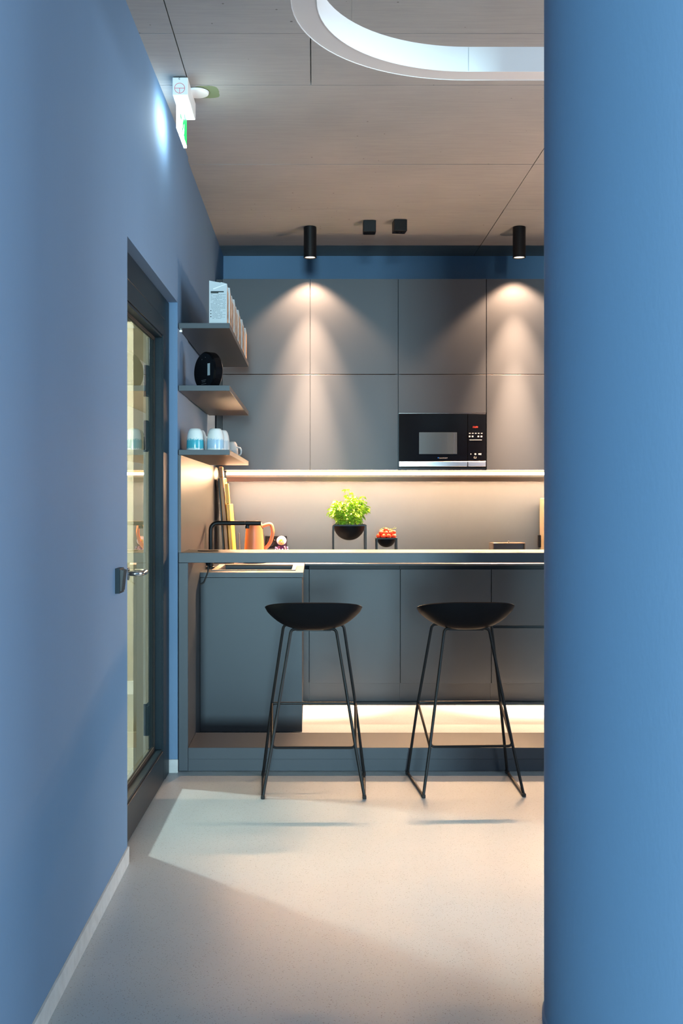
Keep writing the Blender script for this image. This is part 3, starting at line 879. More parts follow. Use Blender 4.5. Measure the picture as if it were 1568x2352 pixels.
def carton_print(t):
    w, hh = 0.088, 0.165
    bm = BM(); add_box(bm, -0.036, 0.028, -0.0006, -0.0001, hh - 0.012, hh - 0.006); add_box(bm, -0.036, 0.002, -0.0006, -0.0001, hh - 0.017, hh - 0.012)
    for k in range(3):
        z = hh - 0.105 - 0.0145 * k
        add_box(bm, -0.038, -0.033, -0.0006, -0.0001, z, z + 0.005)
    obj('heading_print', bm, 'print_dark', t, smooth=False, world=False)['kind'] = 'stuff'
    bm = BM(); rr = random.Random(5)
    for k in range(20):
        z = hh - 0.024 - 0.0062 * k
        x0 = -0.036 if k < 13 else -0.028
        x = x0
        while x < 0.034:
            l = rr.uniform(0.003, 0.011)
            if rr.random() < 0.86:
                add_box(bm, x, min(x + l, 0.037), -0.0006, -0.0001, z, z + 0.0022)
            x += l + 0.0016
            if k in (12, 15, 17, 19) and x > 0.015: break
    o = obj('small_print', bm, 'print', t, smooth=False, world=False); o['kind'] = 'stuff'
proto = carton()
NC = 14
for i in range(NC):
    c = proto if i == 0 else dup(proto)
    c.location = (-0.470 + (0.004 if i % 3 == 1 else 0.0) + 0.002 * math.sin(i * 2.1), 5.292 + i * 0.1045, zt + 0.0004)
    c.rotation_euler.z = 0.02 * math.sin(i * 1.7)
    c['label'] = ('white drink carton with printed small text, first of the row on the top shelf' if i == 0 else
                  'drink carton second in the row, right behind the printed white one' if i == 1 else
                  'drink carton at the far end of the row on the top shelf' if i == NC - 1 else
                  'drink carton with brown patterned side, %s in the row on the top shelf' % ['', '', 'third', 'fourth', 'fifth', 'sixth', 'seventh', 'eighth', 'ninth', 'tenth', 'eleventh', 'twelfth', 'second to last'][i])
carton_print(proto)

# ---- round black speaker on the middle shelf
sp = thing('smart_speaker', 'black round disc-shaped speaker seen from behind on the middle shelf', 'speaker', (-0.532, 5.44, SZ[1][1] + 0.0003))
R, T = 0.1, 0.054
bm = BM()
def disc(bm, R, y0, y1, cut, bev):
    prof = []
    n = 48
    a0 = math.asin(cut / R)
    pts = [(R * math.cos(a), R * math.sin(a)) for a in [-PI / 2 - (PI / 2 - a0) * 0 + 0 for _ in ()]]
    start = -a0; end = PI + a0
    ol = [(R * math.cos(start + (end - start) * k / n), R * math.sin(start + (end - start) * k / n)) for k in range(n + 1)]
    layers = [(y0, 1 - bev / R), (y0 + bev, 1.0), (y1 - bev, 1.0), (y1, 1 - bev / R)]
    rings = [[bm.verts.new((x * s, y, max(z * s, -cut) + cut)) for x, z in ol] for y, s in layers]
    for a, b in zip(rings, rings[1:]):
        for k in range(len(ol)):
            j = (k + 1) % len(ol)
            bm.faces.new((a[k], a[j], b[j], b[k]))
    bm.faces.new(rings[0]); bm.faces.new(rings[-1])
disc(bm, R, -T / 2, T / 2, 0.085, 0.008)
obj('speaker_body', bm, 'black_gloss', sp, world=False)
bm = BM()
for (xa, xb, za, zb) in ((0.034, 0.056, 0.062, 0.122),):
    add_box(bm, xa, xb, -T / 2 - 0.0008, -T / 2 - 0.0002, za, zb)
obj('sticker', bm, 'paper', sp, world=False, smooth=False)
bm = BM()
for k in range(3):
    z = 0.040 - 0.0075 * k - (0.004 if k == 2 else 0)
    x = -0.022 + (0.004 if k == 1 else 0)
    while x < 0.022 - (0.012 if k == 1 else 0):
        add_box(bm, x, x + 0.004, -T / 2 - 0.0006, -T / 2 - 0.0001, z, z + 0.0028); x += 0.0055
obj('back_lettering', bm, 'grey_ink', sp, world=False, smooth=False)
bm = BM(); add_cyl(bm, (-0.018, -T / 2 - 0.0004, 0.147), 0.0025, 0.0006, 10, 'Y'); add_cyl(bm, (0.014, -T / 2 - 0.0004, 0.155), 0.0025, 0.0006, 10, 'Y')
obj('back_screw', bm, 'grey_ink', sp, world=False)['kind'] = 'stuff'
sp.rotation_euler.z = -0.90

# ---- cups upside down on the lowest shelf
zc = SZ[2][1] + 0.0004
def make_cup(kind, handle):
    t = thing('cup', '', 'cup', (0, 0, 0), 'upturned cups on the lowest shelf')
    prof = [(0.0370, 0.0), (0.0425, 0.0), (0.0432, 0.004), (0.0428, 0.03), (0.0415, 0.055), (0.0385, 0.078), (0.0335, 0.095), (0.027, 0.105), (0.022, 0.1078), (0.0, 0.1068)]
    bm = BM(); add_lathe(bm, prof, (0, 0, 0), 36); obj('cup_body', bm, kind, t, world=False, angle=0.9)
    if handle:
        bm = BM(); add_tube(bm, fillet([(0.040, 0, 0.022), (0.066, 0, 0.028), (0.068, 0, 0.066), (0.038, 0, 0.074)], 0.02, 5), 0.0052, 8); obj('cup_handle', bm, kind, t, world=False)
    return t
cups = [('cup_teal', -0.588, 5.345, 0, 2.9, 'white cup with a teal speckled band, front left on the lowest shelf'),
        ('cup_blue', -0.4875, 5.345, 0, 2.9, 'white cup with a pale blue band, front right on the lowest shelf'),
        ('cup_cream', -0.583, 5.455, 1, 0.5, 'pale cup right behind the teal banded cup'),
        ('cup_cream', -0.470, 5.470, 1, 1.2, 'pale cup right behind the blue banded cup'),
        ('cup_cream', -0.575, 6.26, 1, 2.2, 'pale cup far back beside the wall on the lowest shelf'),
        ('cup_cream', -0.500, 6.53, 1, -0.4, 'pale cup with handle farthest back at the edge of the lowest shelf')]
for kind, x, y, hd, rz, lab in cups:
    c = make_cup(kind, hd); c.location = (x, y, zc); c.rotation_euler.z = rz; c['label'] = lab

# ---- cutting boards leaning on the left cladding
def board(name, label, x_bot, x_top, y0, y1, hbody, hhandle, th, m_body, hw):
    """board stands on edge, faces to the right, leans left against the cladding"""
    t = thing(name, label, 'cutting board', (x_bot, (y0 + y1) / 2, WT + 0.0005), 'cutting boards leaning in the corner')
    bm = BM(); L = y1 - y0
    add_box(bm, 0, th, -L / 2, L / 2, 0, hbody, bev=0.003)
    o = obj('board', bm, m_body, t, world=False, smooth=False)
    if hhandle:
        bm = BM(); add_box(bm, 0, th, -L / 2 + 0.002, -L / 2 + 0.002 + hw, hbody + 0.0002, hbody + hhandle, bev=0.004)
        obj('board_handle', bm, m_body, t, world=False, smooth=False)
    lean = math.atan2(x_bot - x_top, hbody + hhandle)
    t.rotation_euler.y = -lean
    return t
board('cutting_board', 'dark walnut cutting board closest to the left wall panel', -0.596, -0.636, 7.14, 7.42, 0.560, 0.0, 0.012, 'dark_walnut', 0.05)
board('cutting_board', 'tall brown wooden board with a handle, middle of the leaning boards', -0.577, -0.626, 7.08, 7.38, 0.565, 0.072, 0.024, 'walnut', 0.10)
board('cutting_board', 'honey coloured oak board with handle, front right of the leaning boards', -0.548, -0.586, 7.07, 7.36, 0.390, 0.135, 0.024, 'oak', 0.07)

# ---- kettle with its lead
KX, KY = -0.392, 7.12
kt = thing('kettle', 'terracotta orange kettle jug on the back left worktop', 'kettle', (KX, KY, WT), None)
bm = BM(); add_lathe(bm, [(0.0, 0.020), (0.069, 0.020), (0.071, 0.024), (0.0705, 0.03), (0.062, 0.16), (0.0545, 0.254), (0.052, 0.257), (0.0, 0.257)], (KX, KY, WT), 40)
obj('jug', bm, 'terracotta', kt)
bm = BM(); add_lathe(bm, [(0.0, 0.2572), (0.050, 0.2572), (0.050, 0.264), (0.044, 0.268), (0, 0.268)], (KX, KY, WT), 32); obj('lid', bm, 'terracotta', kt)
bm = BM()
add_tube(bm, fillet([(KX + 0.050, KY, WT + 0.243), (KX + 0.112, KY, WT + 0.262), (KX + 0.124, KY, WT + 0.20), (KX + 0.105, KY, WT + 0.130), (KX + 0.062, KY, WT + 0.085)], 0.024, 6),
         [0.012] * 30, 12)
obj('kettle_handle', bm, 'terracotta', kt)
bm = BM(); add_prism(bm, [(KX - 0.022, KY + 0.045), (KX, KY + 0.080), (KX + 0.022, KY + 0.045)], WT + 0.212, WT + 0.254); obj('spout', bm, 'terracotta', kt, smooth=False)
bm = BM(); add_lathe(bm, [(0, 0.0005), (0.074, 0.0005), (0.074, 0.014), (0.070, 0.0195), (0, 0.0195)], (KX, KY, WT), 32); obj('kettle_base', bm, 'black_plastic', kt)
bm = BM(); add_tube(bm, fillet([(KX - 0.070, KY + 0.02, WT + 0.012), (KX - 0.076, KY + 0.05, WT + 0.06), (KX - 0.095, KY + 0.12, WT + 0.006), (KX - 0.108, KY + 0.20, WT + 0.05), (KX - 0.122, KY + 0.28, WT + 0.19)], 0.05, 5), 0.0035, 8)
obj('power_cord', bm, 'rubber', kt)

# ---- wall socket on the backsplash
so = thing('wall_socket', 'black double wall socket on the backsplash behind the nesting doll', 'socket', (-0.27, 7.6695, 0.992))
obj('socket_frame', bx(-0.345, -0.190, 7.659, 7.6695, 0.992, 1.078, bev=0.002), 'black_plastic', so, smooth=False)
for x in (-0.306, -0.229):
    bm = BM(); add_lathe(bm, [(0.034, -0.0015), (0.031, -0.004), (0.0195, -0.0038), (0.0195, 0.004), (0, 0.004)], (x, 7.659, 1.035), 28, 'Y')
    s = obj('socket_insert', bm, 'black_gloss', so)

# ---- nesting doll (generic folk pattern)
dx, dy = -0.224, 7.52
dl = thing('nesting_doll', 'small painted wooden nesting doll with yellow face on the back worktop', 'doll', (dx, dy, WT))
bm = BM(); add_lathe(bm, [(0, 0.0003), (0.040, 0.0003), (0.046, 0.012), (0.049, 0.04), (0.045, 0.07), (0.036, 0.090), (0.032, 0.098)], (dx, dy, WT), 28); obj('body', bm, 'doll_dark', dl)
bm = BM(); add_sphere(bm, (dx, dy, WT + 0.127), 0.039, 24, 14); obj('head_scarf', bm, 'doll_dark', dl)
bm = BM(); add_sphere(bm, (dx, dy - 0.0085, WT + 0.1305), 0.0355, 24, 14); obj('white_scarf_edge', bm, 'doll_white', dl)
bm = BM(); add_sphere(bm, (dx, dy - 0.0245, WT + 0.1275), 0.0235, 20, 12); obj('hair', bm, 'doll_hair', dl)
bm = BM(); add_sphere(bm, (dx, dy - 0.0275, WT + 0.1235), 0.0222, 20, 12); f_ = obj('face', bm, 'doll_face', dl)
bm = BM()
for s in (-1, 1):
    add_sphere(bm, (dx + s * 0.0085, dy - 0.0475, WT + 0.127), 0.0034, 10, 6)
obj('eyes', bm, 'print_dark', f_)
bm = BM(); add_sphere(bm, (dx, dy - 0.0482, WT + 0.1145), 0.0030, 10, 6); obj('mouth', bm, 'doll_red', f_)
bm = BM(); rr = random.Random(11)
for k in range(46):
    a = rr.uniform(-PI, 0); z = rr.uniform(0.008, 0.086)
    rb = 0.049 - 0.00018 * abs(z - 0.04) * 1000 * (0.22 if z < 0.04 else 0.9)
    add_sphere(bm, (dx + rb * math.cos(a) * 0.97, dy + rb * math.sin(a) * 0.97, WT + z), rr.uniform(0.003, 0.0068), 8, 5)
obj('flower_pattern', bm, 'doll_flower', dl)['kind'] = 'stuff'
bm = BM()
for k in range(24):
    a = rr.uniform(-PI, 0); z = rr.uniform(0.008, 0.075)
    add_sphere(bm, (dx + 0.0475 * math.cos(a), dy + 0.0475 * math.sin(a), WT + z), rr.uniform(0.002, 0.004), 8, 5)
obj('flower_dots', bm, 'doll_white', dl)['kind'] = 'stuff'

# ---- bowls on square wire stands
def bowl_stand(name, label, cx, cy, side, top, bar_w, rb):
    t = thing(name, label, 'bowl', (cx, cy, WT), 'black bowls on square stands')
    h_, b = side / 2, bar_w
    bm = BM()
    for sx in (-1, 1):
        for sy in (-1, 1):
            xa = cx + sx * (h_ - b / 2); ya = cy + sy * (h_ - b / 2)
            add_box(bm, xa - b / 2, xa + b / 2, ya - b / 2, ya + b / 2, WT + 0.0004, top - b)
    for s in (-1, 1):
        ya = cy + s * (h_ - b / 2); add_box(bm, cx - h_, cx + h_, ya - b / 2, ya + b / 2, top - b, top)
        xa = cx + s * (h_ - b / 2); add_box(bm, xa - b / 2, xa + b / 2, cy - h_ + b, cy + h_ - b, top - b, top)
    for s in (-1, 1):
        add_box(bm, cx - h_ + b, cx + h_ - b, cy + s * (h_ - b / 2) - b / 2, cy + s * (h_ - b / 2) + b / 2, WT + 0.0004, WT + b)
    obj('stand', bm, 'black_metal', t, smooth=False)
    bm = BM(); n = 14
    prof = [(rb * math.sin(PI / 2 * i / n) if i else 0, -rb * math.cos(PI / 2 * i / n)) for i in range(n + 1)]
    prof += [(rb - 0.003, 0.0)] + [((rb - 0.003) * math.sin(PI / 2 * i / n) if i else 0, -(rb - 0.003) * math.cos(PI / 2 * i / n)) for i in range(n - 1, -1, -1)]
    add_lathe(bm, prof, (cx, cy, top - 0.0005), 40); obj('bowl', bm, 'black_plastic', t)
    return t
B1 = (0.240, 7.26)
bowl_stand('bowl_stand', 'larger black bowl on a square wire stand, planted with basil', *B1, 0.224, 1.170, 0.0085, 0.1065)
B2 = (0.4885, 7.24)
bowl_stand('bowl_stand', 'smaller black bowl on a square wire stand, filled with tomatoes', *B2, 0.140, 1.081, 0.0085, 0.0645)

# basil plant in the larger bowl
bp_ = thing('basil_plant', 'bright green bushy basil plant growing in the larger black bowl', 'plant', (B1[0], B1[1], 1.160))
bm = BM(); add_lathe(bm, [(0, 0.002), (0.07, 0.004), (0.0975, 0.0), (0.0975, -0.022), (0, -0.03)], (B1[0], B1[1], 1.163), 32); obj('soil', bm, 'soil', bp_)
rr = random.Random(21)
tips = []
bm = BM()
for k in range(52):
    a = rr.uniform(0, 2 * PI); r0 = 0.055 * math.sqrt(rr.random()); sp_ = rr.uniform(0.3, 1.55)
    hgt = rr.uniform(0.10, 0.195) * (1.05 - 0.22 * (sp_ - 0.3))
    p0 = Vector((B1[0] + r0 * math.cos(a), B1[1] + r0 * math.sin(a), 1.164))
    p2 = Vector((B1[0] + (r0 + 0.062 * sp_) * math.cos(a), B1[1] + (r0 + 0.062 * sp_) * math.sin(a), 1.164 + hgt))
    p1 = (p0 + p2) / 2 + Vector((-0.01 * math.cos(a), -0.01 * math.sin(a), 0.02))
    path = fillet([p0, p1, p2], 0.05, 4)
    add_tube(bm, path, 0.0013, 5)
    for t in (0.16, 0.30, 0.5, 0.7, 0.86, 1.0):
        q = (1 - t) ** 2 * p0 + 2 * t * (1 - t) * p1 + t * t * p2
        tips.append((q, t, a))
for (px_, hz) in ((-0.02, 0.235), (0.085, 0.19), (0.02, 0.215)):
    p0 = Vector((B1[0] + px_ * 0.4, B1[1], 1.164)); p2 = Vector((B1[0] + px_, B1[1] - 0.01, 1.164 + hz))
    add_tube(bm, [p0, (p0 + p2) / 2 + Vector((0.004, 0, 0)), p2], 0.0013, 5); tips += [(p2, 1.0, 0.0), (p2 * 0.85 + p0 * 0.15, 0.85, 2.0), (p2 * 0.7 + p0 * 0.3, 0.85, 4.0)]
obj('stems', bm, 'stem', bp_)
bm = BM()
def leaf_at(bm, q, yaw, pitch, roll, L):
    mtx = Matrix.Translation(q) @ Matrix.Rotation(yaw, 4, 'Z') @ Matrix.Rotation(pitch, 4, 'Y') @ Matrix.Rotation(roll, 4, 'X')
    rows_ = []
    for i, (u, w) in enumerate(((0.02, 0.03), (0.25, 0.26), (0.52, 0.31), (0.80, 0.18), (1.0, 0.015))):
        droop = -0.32 * u * u
        rows_.append([bm.verts.new(mtx @ Vector((u * L, s * w * L, (droop + 0.16 * abs(s) + 0.05) * L))) for s in (-1, -0.5, 0, 0.5, 1)])
    for a, b in zip(rows_, rows_[1:]):
        for k in range(4):
            bm.faces.new((a[k], a[k + 1], b[k + 1], b[k]))
for q, t, a in tips:
    n = 3 if t < 0.99 else 4
    for k in range(n):
        yaw = a + rr.uniform(-1.7, 1.7) if t < 0.99 else rr.uniform(0, 2 * PI)
        leaf_at(bm, q, yaw, rr.uniform(-0.35, 0.75), rr.uniform(-0.5, 0.5), rr.uniform(0.024, 0.042) * (0.85 if t > 0.9 else 1.0))
lv = obj('foliage', bm, 'leaf', bp_, angle=3.0); lv['kind'] = 'stuff'

# cherry tomatoes heaped in the smaller bowl: each its own thing, with its green calyx
def tomato(r):
    t = thing('cherry_tomato', '', 'tomato', (0, 0, 0), 'cherry tomatoes in the smaller bowl')
    bm = BM(); add_sphere(bm, (0, 0, 0), r, 18, 12, 0.93); obj('fruit', bm, 'tomato', t, world=False)
    bm = BM()
    for k in range(5):
        a = 2 * PI * k / 5
        add_tube(bm, [(0, 0, r * 0.94), (r * 0.42 * math.cos(a), r * 0.42 * math.sin(a), r * 0.93), (r * 0.72 * math.cos(a), r * 0.72 * math.sin(a), r * 0.76)], [0.0014, 0.0012, 0.0004], 5)
    obj('calyx', bm, 'vine', t, world=False)
    return t
proto = tomato(0.0165)
tl = [(-0.052, -0.018, 0.011), (-0.020, -0.046, 0.010), (0.014, -0.048, 0.011), (0.046, -0.028, 0.011), (0.052, 0.010, 0.012), (-0.046, 0.020, 0.012),
      (0.0, 0.05, 0.012), (-0.034, -0.020, 0.032), (-0.002, -0.022, 0.030), (0.028, -0.020, 0.031), (0.050, -0.006, 0.036), (0.0, 0.008, 0.051), (-0.026, 0.012, 0.040), (0.028, 0.016, 0.042)]
z_b = 1.081
for i, (x, y, z) in enumerate(tl):
    c = proto if i == 0 else dup(proto)
    c.location = (B2[0] + x, B2[1] + y, z_b + z)
    s = 0.93 + 0.12 * ((i * 37) % 10) / 10
    c.scale = (s, s, s)
    c.rotation_euler = (0.5 * math.sin(i * 2.3), 0.5 * math.cos(i * 1.9), i * 0.8)
    c['label'] = ('red cherry tomato at the left rim of the small bowl' if i == 0 else 'topmost red cherry tomato of the heap in the small bowl' if i == 11 else
                  'red cherry tomato at the right rim of the small bowl, high on the heap' if i == 10 else 'red cherry tomato ' + {1: 'at the lower left front of the heap in the small bowl', 2: 'at the lower front middle of the heap in the small bowl', 3: 'at the lower right front of the heap in the small bowl', 4: 'at the right rim of the small bowl, low on the heap', 7: 'in the second layer, left of the middle of the heap', 8: 'in the second layer, front middle of the heap', 9: 'in the second layer, right of the middle of the heap'}.get(i, {5: 'behind the left rim tomato, low in the small bowl', 6: 'hidden low at the back of the small bowl', 12: 'behind the topmost one, to its left in the small bowl', 13: 'behind the topmost one, to its right in the small bowl'}.get(i)))
bm = BM()
add_tube(bm, fillet([(B2[0] - 0.045, B2[1] - 0.01, z_b + 0.052), (B2[0] - 0.01, B2[1] + 0.012, z_b + 0.071), (B2[0] + 0.03, B2[1] - 0.01, z_b + 0.058), (B2[0] + 0.066, B2[1] - 0.012, z_b + 0.062)], 0.02, 4), 0.0017, 6)
for x, dz in ((-0.03, 0.012), (0.045, 0.016), (0.055, 0.012), (0.035, -0.012)):
    add_tube(bm, [(B2[0] + x, B2[1] - 0.006, z_b + 0.058), (B2[0] + x + 0.012, B2[1] - 0.016, z_b + 0.058 + dz)], 0.0013, 5)
tag(obj('tomato_vine', bm, 'vine'), 'thin green vine stalk lying over the tomatoes', 'vine')

# ---- smoked acrylic box, appliance with lever at the right end
def xq(x, D): return (x - 720) * D / FPX
def zq(y, D): return CAM_H + (1150 - y) * D / FPX
bxx = thing('storage_box', 'low brown smoked box with a lid knob on the back worktop', 'box', (1.335, 7.3, WT))
x0, x1 = xq(1132, 7.25), xq(1206, 7.25)
bm = BM()
zt_ = zq(1249, 7.25)
add_box(bm, x0, x0 + 0.005, 7.25, 7.42, WT + 0.0004, zt_); add_box(bm, x1 - 0.005, x1, 7.25, 7.42, WT + 0.0004, zt_)
add_box(bm, x0 + 0.0052, x1 - 0.0052, 7.28, 7.285, WT + 0.0004, zt_); add_box(bm, x0 + 0.0052, x1 - 0.0052, 7.415, 7.42, WT + 0.0004, zt_)
obj('box_body', bm, 'smoke', bxx, smooth=False)
obj('lid', bx(x0, x1, 7.25, 7.42, zt_ + 0.0003, zt_ + 0.006, bev=0.001), 'smoke', bxx, smooth=False)
bm = BM(); add_sphere(bm, (xq(1168, 7.3), 7.31, zt_ + 0.012), 0.006, 12, 8); obj('lid_knob', bm, 'black_metal', bxx)
cm = thing('coffee_machine', 'beige appliance with black lever half hidden behind the blue column', 'appliance', (1.66, 7.35, WT))
x0 = xq(1239, 7.60)
bm = BM(); add_prism(bm, [(x0, WT + 0.0005), (x0 + 0.26, WT + 0.0005), (x0 + 0.26, 1.35), (x0 + 0.010, 1.35), (x0 + 0.003, 1.347), (x0, 1.340)], 7.25, 7.60, 'Y'); obj('housing', bm, 'beige_plastic', cm, smooth=False)
bm = BM(); add_box(bm, x0 - 0.021, x0 - 0.0004, 7.555, 7.575, zq(1257, 7.56), zq(1229, 7.56), bev=0.003); obj('lever', bm, 'black_plastic', cm, smooth=False)
bm = BM(); add_tube(bm, [(x0 - 0.004, 7.565, zq(1257, 7.56)), (x0 - 0.008, 7.565, zq(1262, 7.56)), (x0 - 0.012, 7.565, WT + 0.02)], 0.0025, 6); obj('spout_pipe', bm, 'steel', cm)

# ================================================================== STOOLS
def make_stool():
    t = thing('bar_stool', '', 'stool', (0, 0, 0), 'black bar stools at the bar')
    # seat shell: low back towards the viewer (-y), open front towards the bar
    bm = BM(); NU, NV = 56, 14
    def rim(phi):
        # rim height above the bottom of the shell
        s = -math.sin(phi)           # 1 at the back (viewer side), -1 at the front
        k = (s + 1) / 2
        return 0.096 + 0.042 * s - 0.007 * s * s if s > 0 else 0.096 + 0.050 * s
    def pt(u, phi):
        c, s = math.cos(phi), math.sin(phi)
        e = 0.86
        x = 0.221 * math.copysign(abs(c) ** e, c); y = 0.178 * math.copysign(abs(s) ** e, s)
        z = rim(phi) * u ** 2.7
        return Vector((x * u ** 0.92, y * u ** 0.92, 0.742 + z))
    top, botm = [], []
    cen = bm.verts.new((0, 0, 0.742)); cen2 = bm.verts.new((0, 0, 0.730))
    for j in range(1, NV + 1):
        u = j / NV
        top.append([bm.verts.new(pt(u, 2 * PI * i / NU)) for i in range(NU)])
        ring = []
        for i in range(NU):
            p = pt(u, 2 * PI * i / NU); q = pt(max(u - 0.01, 0.001), 2 * PI * i / NU)
            rad = Vector((p.x, p.y, 0)).normalized(); slope = (p.z - q.z) / max((Vector((p.x - q.x, p.y - q.y, 0))).length, 1e-5)
            nrm = (rad * slope - Vector((0, 0, 1))).normalized()
            th = 0.012 if j < NV else 0.007
            ring.append(bm.verts.new(p + nrm * th))
        botm.append(ring)
    for L_, c_ in ((top, cen), (botm, cen2)):
        for i in range(NU):
            bm.faces.new((c_, L_[0][i], L_[0][(i + 1) % NU]))
        for a, b in zip(L_, L_[1:]):
            for i in range(NU):
                k = (i + 1) % NU
                bm.faces.new((a[i], a[k], b[k], b[i]))
    for i in range(NU):
        k = (i + 1) % NU
        bm.faces.new((top[-1][i], top[-1][k], botm[-1][k], botm[-1][i]))
    obj('seat', bm, 'black_plastic', t, world=False, angle=1.0)
    rt = 0.0068
    F = {}
    for s in (-1, 1):
        f_top, f_bar, f_ft = Vector((s * 0.1035, -0.035, 0.737)), Vector((s * 0.1895, -0.148, 0.215)), Vector((s * 0.2265, -0.198, 0.0075))
        r_top, r_bar, r_ft = Vector((s * 0.1420, 0.095, 0.742)), Vector((s * 0.2000, 0.160, 0.358)), Vector((s * 0.2440, 0.207, 0.0075))
        F[s] = (f_bar, r_bar, f_top, r_top)
        bm = BM(); add_tube(bm, fillet([f_top + Vector((-s * 0.06, 0, 0.0)), f_top, f_bar, f_ft], 0.02, 4), rt, 10)
        obj('leg', bm, 'black_metal', t, world=False)
        bm = BM(); add_tube(bm, fillet([r_top + Vector((-s * 0.04, 0, 0.0)), r_top, r_bar, r_ft], 0.02, 4), rt, 10)
        obj('leg', bm, 'black_metal', t, world=False)
        bm = BM(); add_tube(bm, [f_ft + Vector((0, -0.003, 0.0005)), r_ft + Vector((0, 0.003, 0.0005))], rt, 10); obj('runner', bm, 'black_metal', t, world=False)
        for q in (f_ft, r_ft):
            bm = BM(); add_box(bm, q.x - 0.0085, q.x + 0.0085, q.y - 0.014, q.y + 0.014, 0.0, 0.0150, bev=0.002); obj('foot_glide', bm, 'rubber', t, world=False, smooth=False)
    (fl, rl_, ftl, rtl), (fr_, rr_, ftr, rtr) = F[-1], F[1]
    ring = fillet([fl + (ftl - fl).normalized() * 0.05, fl, fr_, fr_ + (ftr - fr_).normalized() * 0.05], 0.030, 6)
    bm = BM(); add_tube(bm, ring, 0.0062, 10); obj('footrest', bm, 'black_metal', t, world=False)
    ring = fillet([rl_ - (rtl - rl_).normalized() * 0.04, rl_, rr_, rr_ - (rtr - rr_).normalized() * 0.04], 0.024, 6)
    bm = BM(); add_tube(bm, ring, 0.0062, 10); obj('rear_bar', bm, 'black_metal', t, world=False)
    for a, b in ((fl, rl_), (fr_, rr_)):
        bm = BM(); add_tube(bm, [a, b], 0.0062, 10); obj('side_bar', bm, 'black_metal', t, world=False)
    bm = BM()
    for s in (-1, 1):
        add_tube(bm, [F[s][2] + Vector((-s * 0.03, 0, 0.0)), F[s][3] + Vector((-s * 0.03, 0, 0.0))], 0.006, 8)
    add_box(bm, -0.08, 0.08, -0.03, 0.09, 0.726, 0.731)
    obj('seat_support', bm, 'black_metal', t, world=False)
    return t
st = make_stool()
st.location = (0.0, 5.0, 0.0002)
st['label'] = 'left black bar stool on thin wire legs, in front of the sink cabinet edge'
s2 = dup(st)
s2.location = (0.709, 5.027, 0.0002); s2.rotation_euler.z = 0.045
s2['label'] = 'right black bar stool on thin wire legs, next to the blue column'

# ================================================================== CEILING THINGS
# ---- cylinder downlights that graze the cabinet doors
def spot(x, y, lab):
    t = thing('ceiling_spotlight', lab, 'spotlight', (x, y, 2.945), 'black cylinder spotlights above the cabinets')
    bm = BM(); r = 0.0425
    add_lathe(bm, [(0.036, 0.012), (0.036, 0.0), (r, 0.0), (r, CEIL - 2.945 - 0.0025), (0.0, CEIL - 2.945 - 0.0025)], (x, y, 2.945), 32)
    obj('housing', bm, 'black_metal', t)
    bm = BM(); add_lathe(bm, [(0.0, 0.010), (0.0355, 0.010), (0.0355, 0.006), (0.0, 0.005)], (x, y, 2.945), 28); obj('lens', bm, 'lamp_disc', t)
    d = bpy.data.lights.new('spotlight_beam', 'SPOT'); d.energy = SPOT_W; d.color = (1.0, 0.57, 0.33); d.spot_size = math.radians(104); d.spot_blend = 0.40; d.shadow_soft_size = 0.03
    o = bpy.data.objects.new('spotlight_beam', d); COL.objects.link(o); o.parent = t; o.location = (0, 0, -0.002)
    d = bpy.data.lights.new('spotlight_middle', 'SPOT'); d.energy = MID_W; d.color = (1.0, 0.58, 0.34); d.spot_size = math.radians(50); d.spot_blend = 1.0; d.shadow_soft_size = 0.02
    o = bpy.data.objects.new('spotlight_middle', d); COL.objects.link(o); o.parent = t; o.location = (0, 0, -0.002)
    d = bpy.data.lights.new('spotlight_core', 'SPOT'); d.energy = CORE_W; d.color = (1.0, 0.60, 0.36); d.spot_size = math.radians(28); d.spot_blend = 1.0; d.shadow_soft_size = 0.02
    o = bpy.data.objects.new('spotlight_core', d); COL.objects.link(o); o.parent = t; o.location = (0, 0, -0.002)
spot(-0.0235, 7.15, 'black cylinder ceiling spotlight above the left wall cabinets')
spot(1.366, 7.15, 'black cylinder ceiling spotlight above the right cabinets, beside the column')
# ---- small black cube fittings
def cube_lamp(x0, x1, y, rz, lab, lenses):
    t = thing('cube_fitting', lab, 'ceiling fitting', ((x0 + x1) / 2, y + 0.04, 3.0745), 'black cube fittings on the ceiling')
    w = (x1 - x0) / 2
    obj('housing', bx(-w, w, -w, w, 0.0, CEIL - 3.0745 - 0.0025, bev=0.0015), 'black_metal', t, world=False, smooth=False)
    if lenses:
        for s in (-1, 1):
            bm = BM(); add_lathe(bm, [(0, -0.004), (0.011, -0.004), (0.013, -0.0003), (0, -0.0003)], (s * 0.017, -0.008, 0), 16); obj('lens', bm, 'black_gloss', t, world=False)
    else:
        obj('cover_plate', bx(-w + 0.006, w - 0.006, -w + 0.006, w - 0.006, -0.003, -0.0003), 'black_plastic', t, world=False, smooth=False)
    t.rotation_euler.z = rz
cube_lamp(0.322, 0.404, 6.97, 0.0, 'left of two small black cubes on the ceiling, plain underside', False)
cube_lamp(0.516, 0.600, 6.95, 0.10, 'right of two small black cubes on the ceiling, with two round lenses', True)

